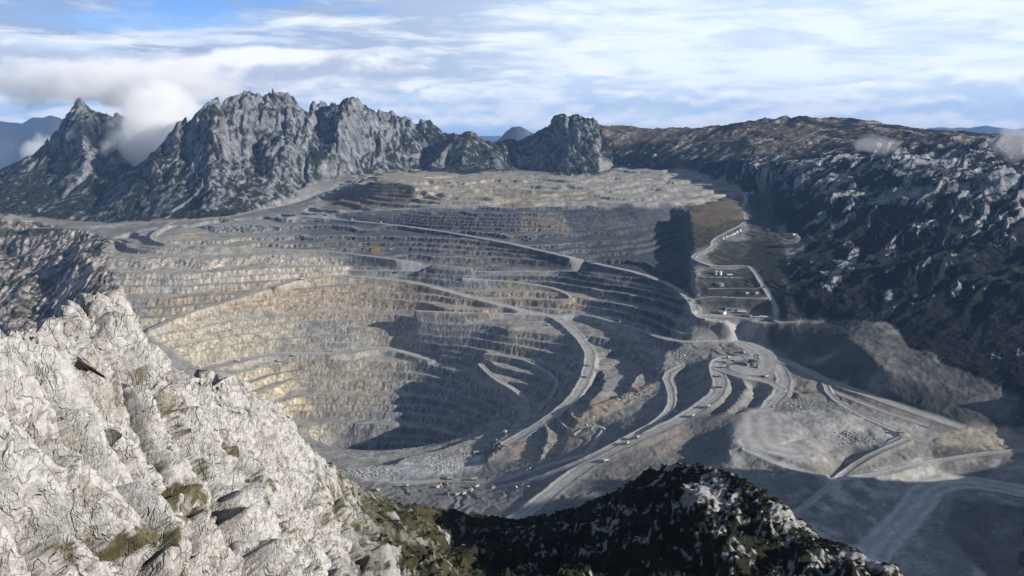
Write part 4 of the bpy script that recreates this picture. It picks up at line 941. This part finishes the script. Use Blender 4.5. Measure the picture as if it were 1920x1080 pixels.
range_mesh('mountain', [(-150, 225, 24500), (-40, 214, 24500), (0, 214, 24400), (40, 217, 24300), (60, 209, 24300), (110, 211, 24300), (135, 222, 24200), (200, 260, 24200), (300, 300, 24000)], 6500, 3000, 700, 401, 'flat topped blue mountain range far left')
range_mesh('mountain', [(860, 300, 15600), (905, 268, 15500), (935, 252, 15400), (960, 236, 15400), (975, 230, 15400), (990, 233, 15400), (1010, 242, 15500), (1060, 262, 15600)], 2600, 1500, 320, 411, 'blue pointed peak seen through the gap beside the cone')
range_mesh('mountain', [(1660, 262, 32000), (1720, 240, 32000), (1760, 235, 32000), (1800, 238, 32000), (1850, 233, 32000), (1900, 238, 32000), (1990, 232, 32000), (2080, 245, 32000)], 5000, 1600, 300, 421, 'faint blue hills on the far right horizon')
def lowland():
    bmv = []; a_ = np.radians(np.arange(-70, 71, 2.0)); r_ = np.array([8500, 12000, 20000, 40000, 90000, 200000.])
    Aa, Ra = np.meshgrid(a_, r_); Xa, Ya = Ra * np.sin(Aa), Ra * np.cos(Aa)
    Za = np.where(Ra < 9000, -900, -1700.) - Ra ** 2 / 2 / 6.37e6
    sheet('terrain', Xa, Ya, Za, np.full(Xa.shape + (3,), .06), Xa * 0, MAT_ROCK, None, label='hazy lowland beyond the mountains', kind='structure')
lowland()

# ---------------------------------------------------------------- cloud caught between the peaks, and wisps
def cloud(name, c, size, dens, seed, label, scale=1.0, lo=.47):
    bm = bpy.data.meshes.new(name)
    a_ = [(x, y, z) for z in (-1, 1) for y in (-1, 1) for x in (-1, 1)]
    bm.from_pydata([(x * size[0], y * size[1], z * size[2]) for x, y, z in a_], [], [(0, 2, 3, 1), (4, 5, 7, 6), (0, 1, 5, 4), (2, 6, 7, 3), (0, 4, 6, 2), (1, 3, 7, 5)]); bm.update()
    m = bpy.data.materials.new(name); m.use_nodes = True; N = NT(m.node_tree)
    g = N('ShaderNodeTexCoord').outputs['Generated']
    d0 = N('ShaderNodeVectorMath', {0: g, 1: (.5, .5, .5)}, operation='SUBTRACT').outputs[0]
    r_ = N('ShaderNodeVectorMath', {0: d0}, operation='LENGTH').outputs['Value']
    n_ = N.noise(N('ShaderNodeVectorMath', {0: N('ShaderNodeNewGeometry').outputs['Position'], 1: (seed * 91.0, 0, 0)}, operation='ADD').outputs[0], .0042 / scale, 5, .58)
    f_ = N.m('ADD', n_, N.m('MULTIPLY', N.m('SUBTRACT', .30, r_), 1.5))
    de = N.m('MULTIPLY', N.ss(f_, lo, lo + .22), dens)
    de = N.m('MULTIPLY', de, N.ss(r_, .5, .42))
    v = N('ShaderNodeVolumePrincipled', {'Color': (1, 1, 1, 1), 'Density': de, 'Anisotropy': 0.0})
    N('ShaderNodeOutputMaterial', {1: v.outputs[0]})
    bm.materials.append(m)
    o = obj(name, bm, kind='stuff', label=label); o.location = c
    return o
cloud('cloud', PD(298, 255, 5600), (430, 600, 470), .011, 1, 'white cloud caught between the twin peaks and the grey massif')
cloud('cloud', PD(215, 158, 6300), (1500, 700, 260), .0045, 2, 'long cloud bank drifting over the twin peaks')
cloud('cloud', PD(1640, 272, 4050), (190, 150, 70), .0032, 3, 'thin wisp of mist before the far hill cliff', .4)
cloud('cloud', PD(1905, 270, 3900), (190, 150, 120), .0036, 4, 'wisp of mist at the edge of the far hill', .4)
cloud('cloud', PD(75, 280, 9000), (330, 300, 230), .005, 5, 'small puffs of cloud below the far left range', .6, .55)
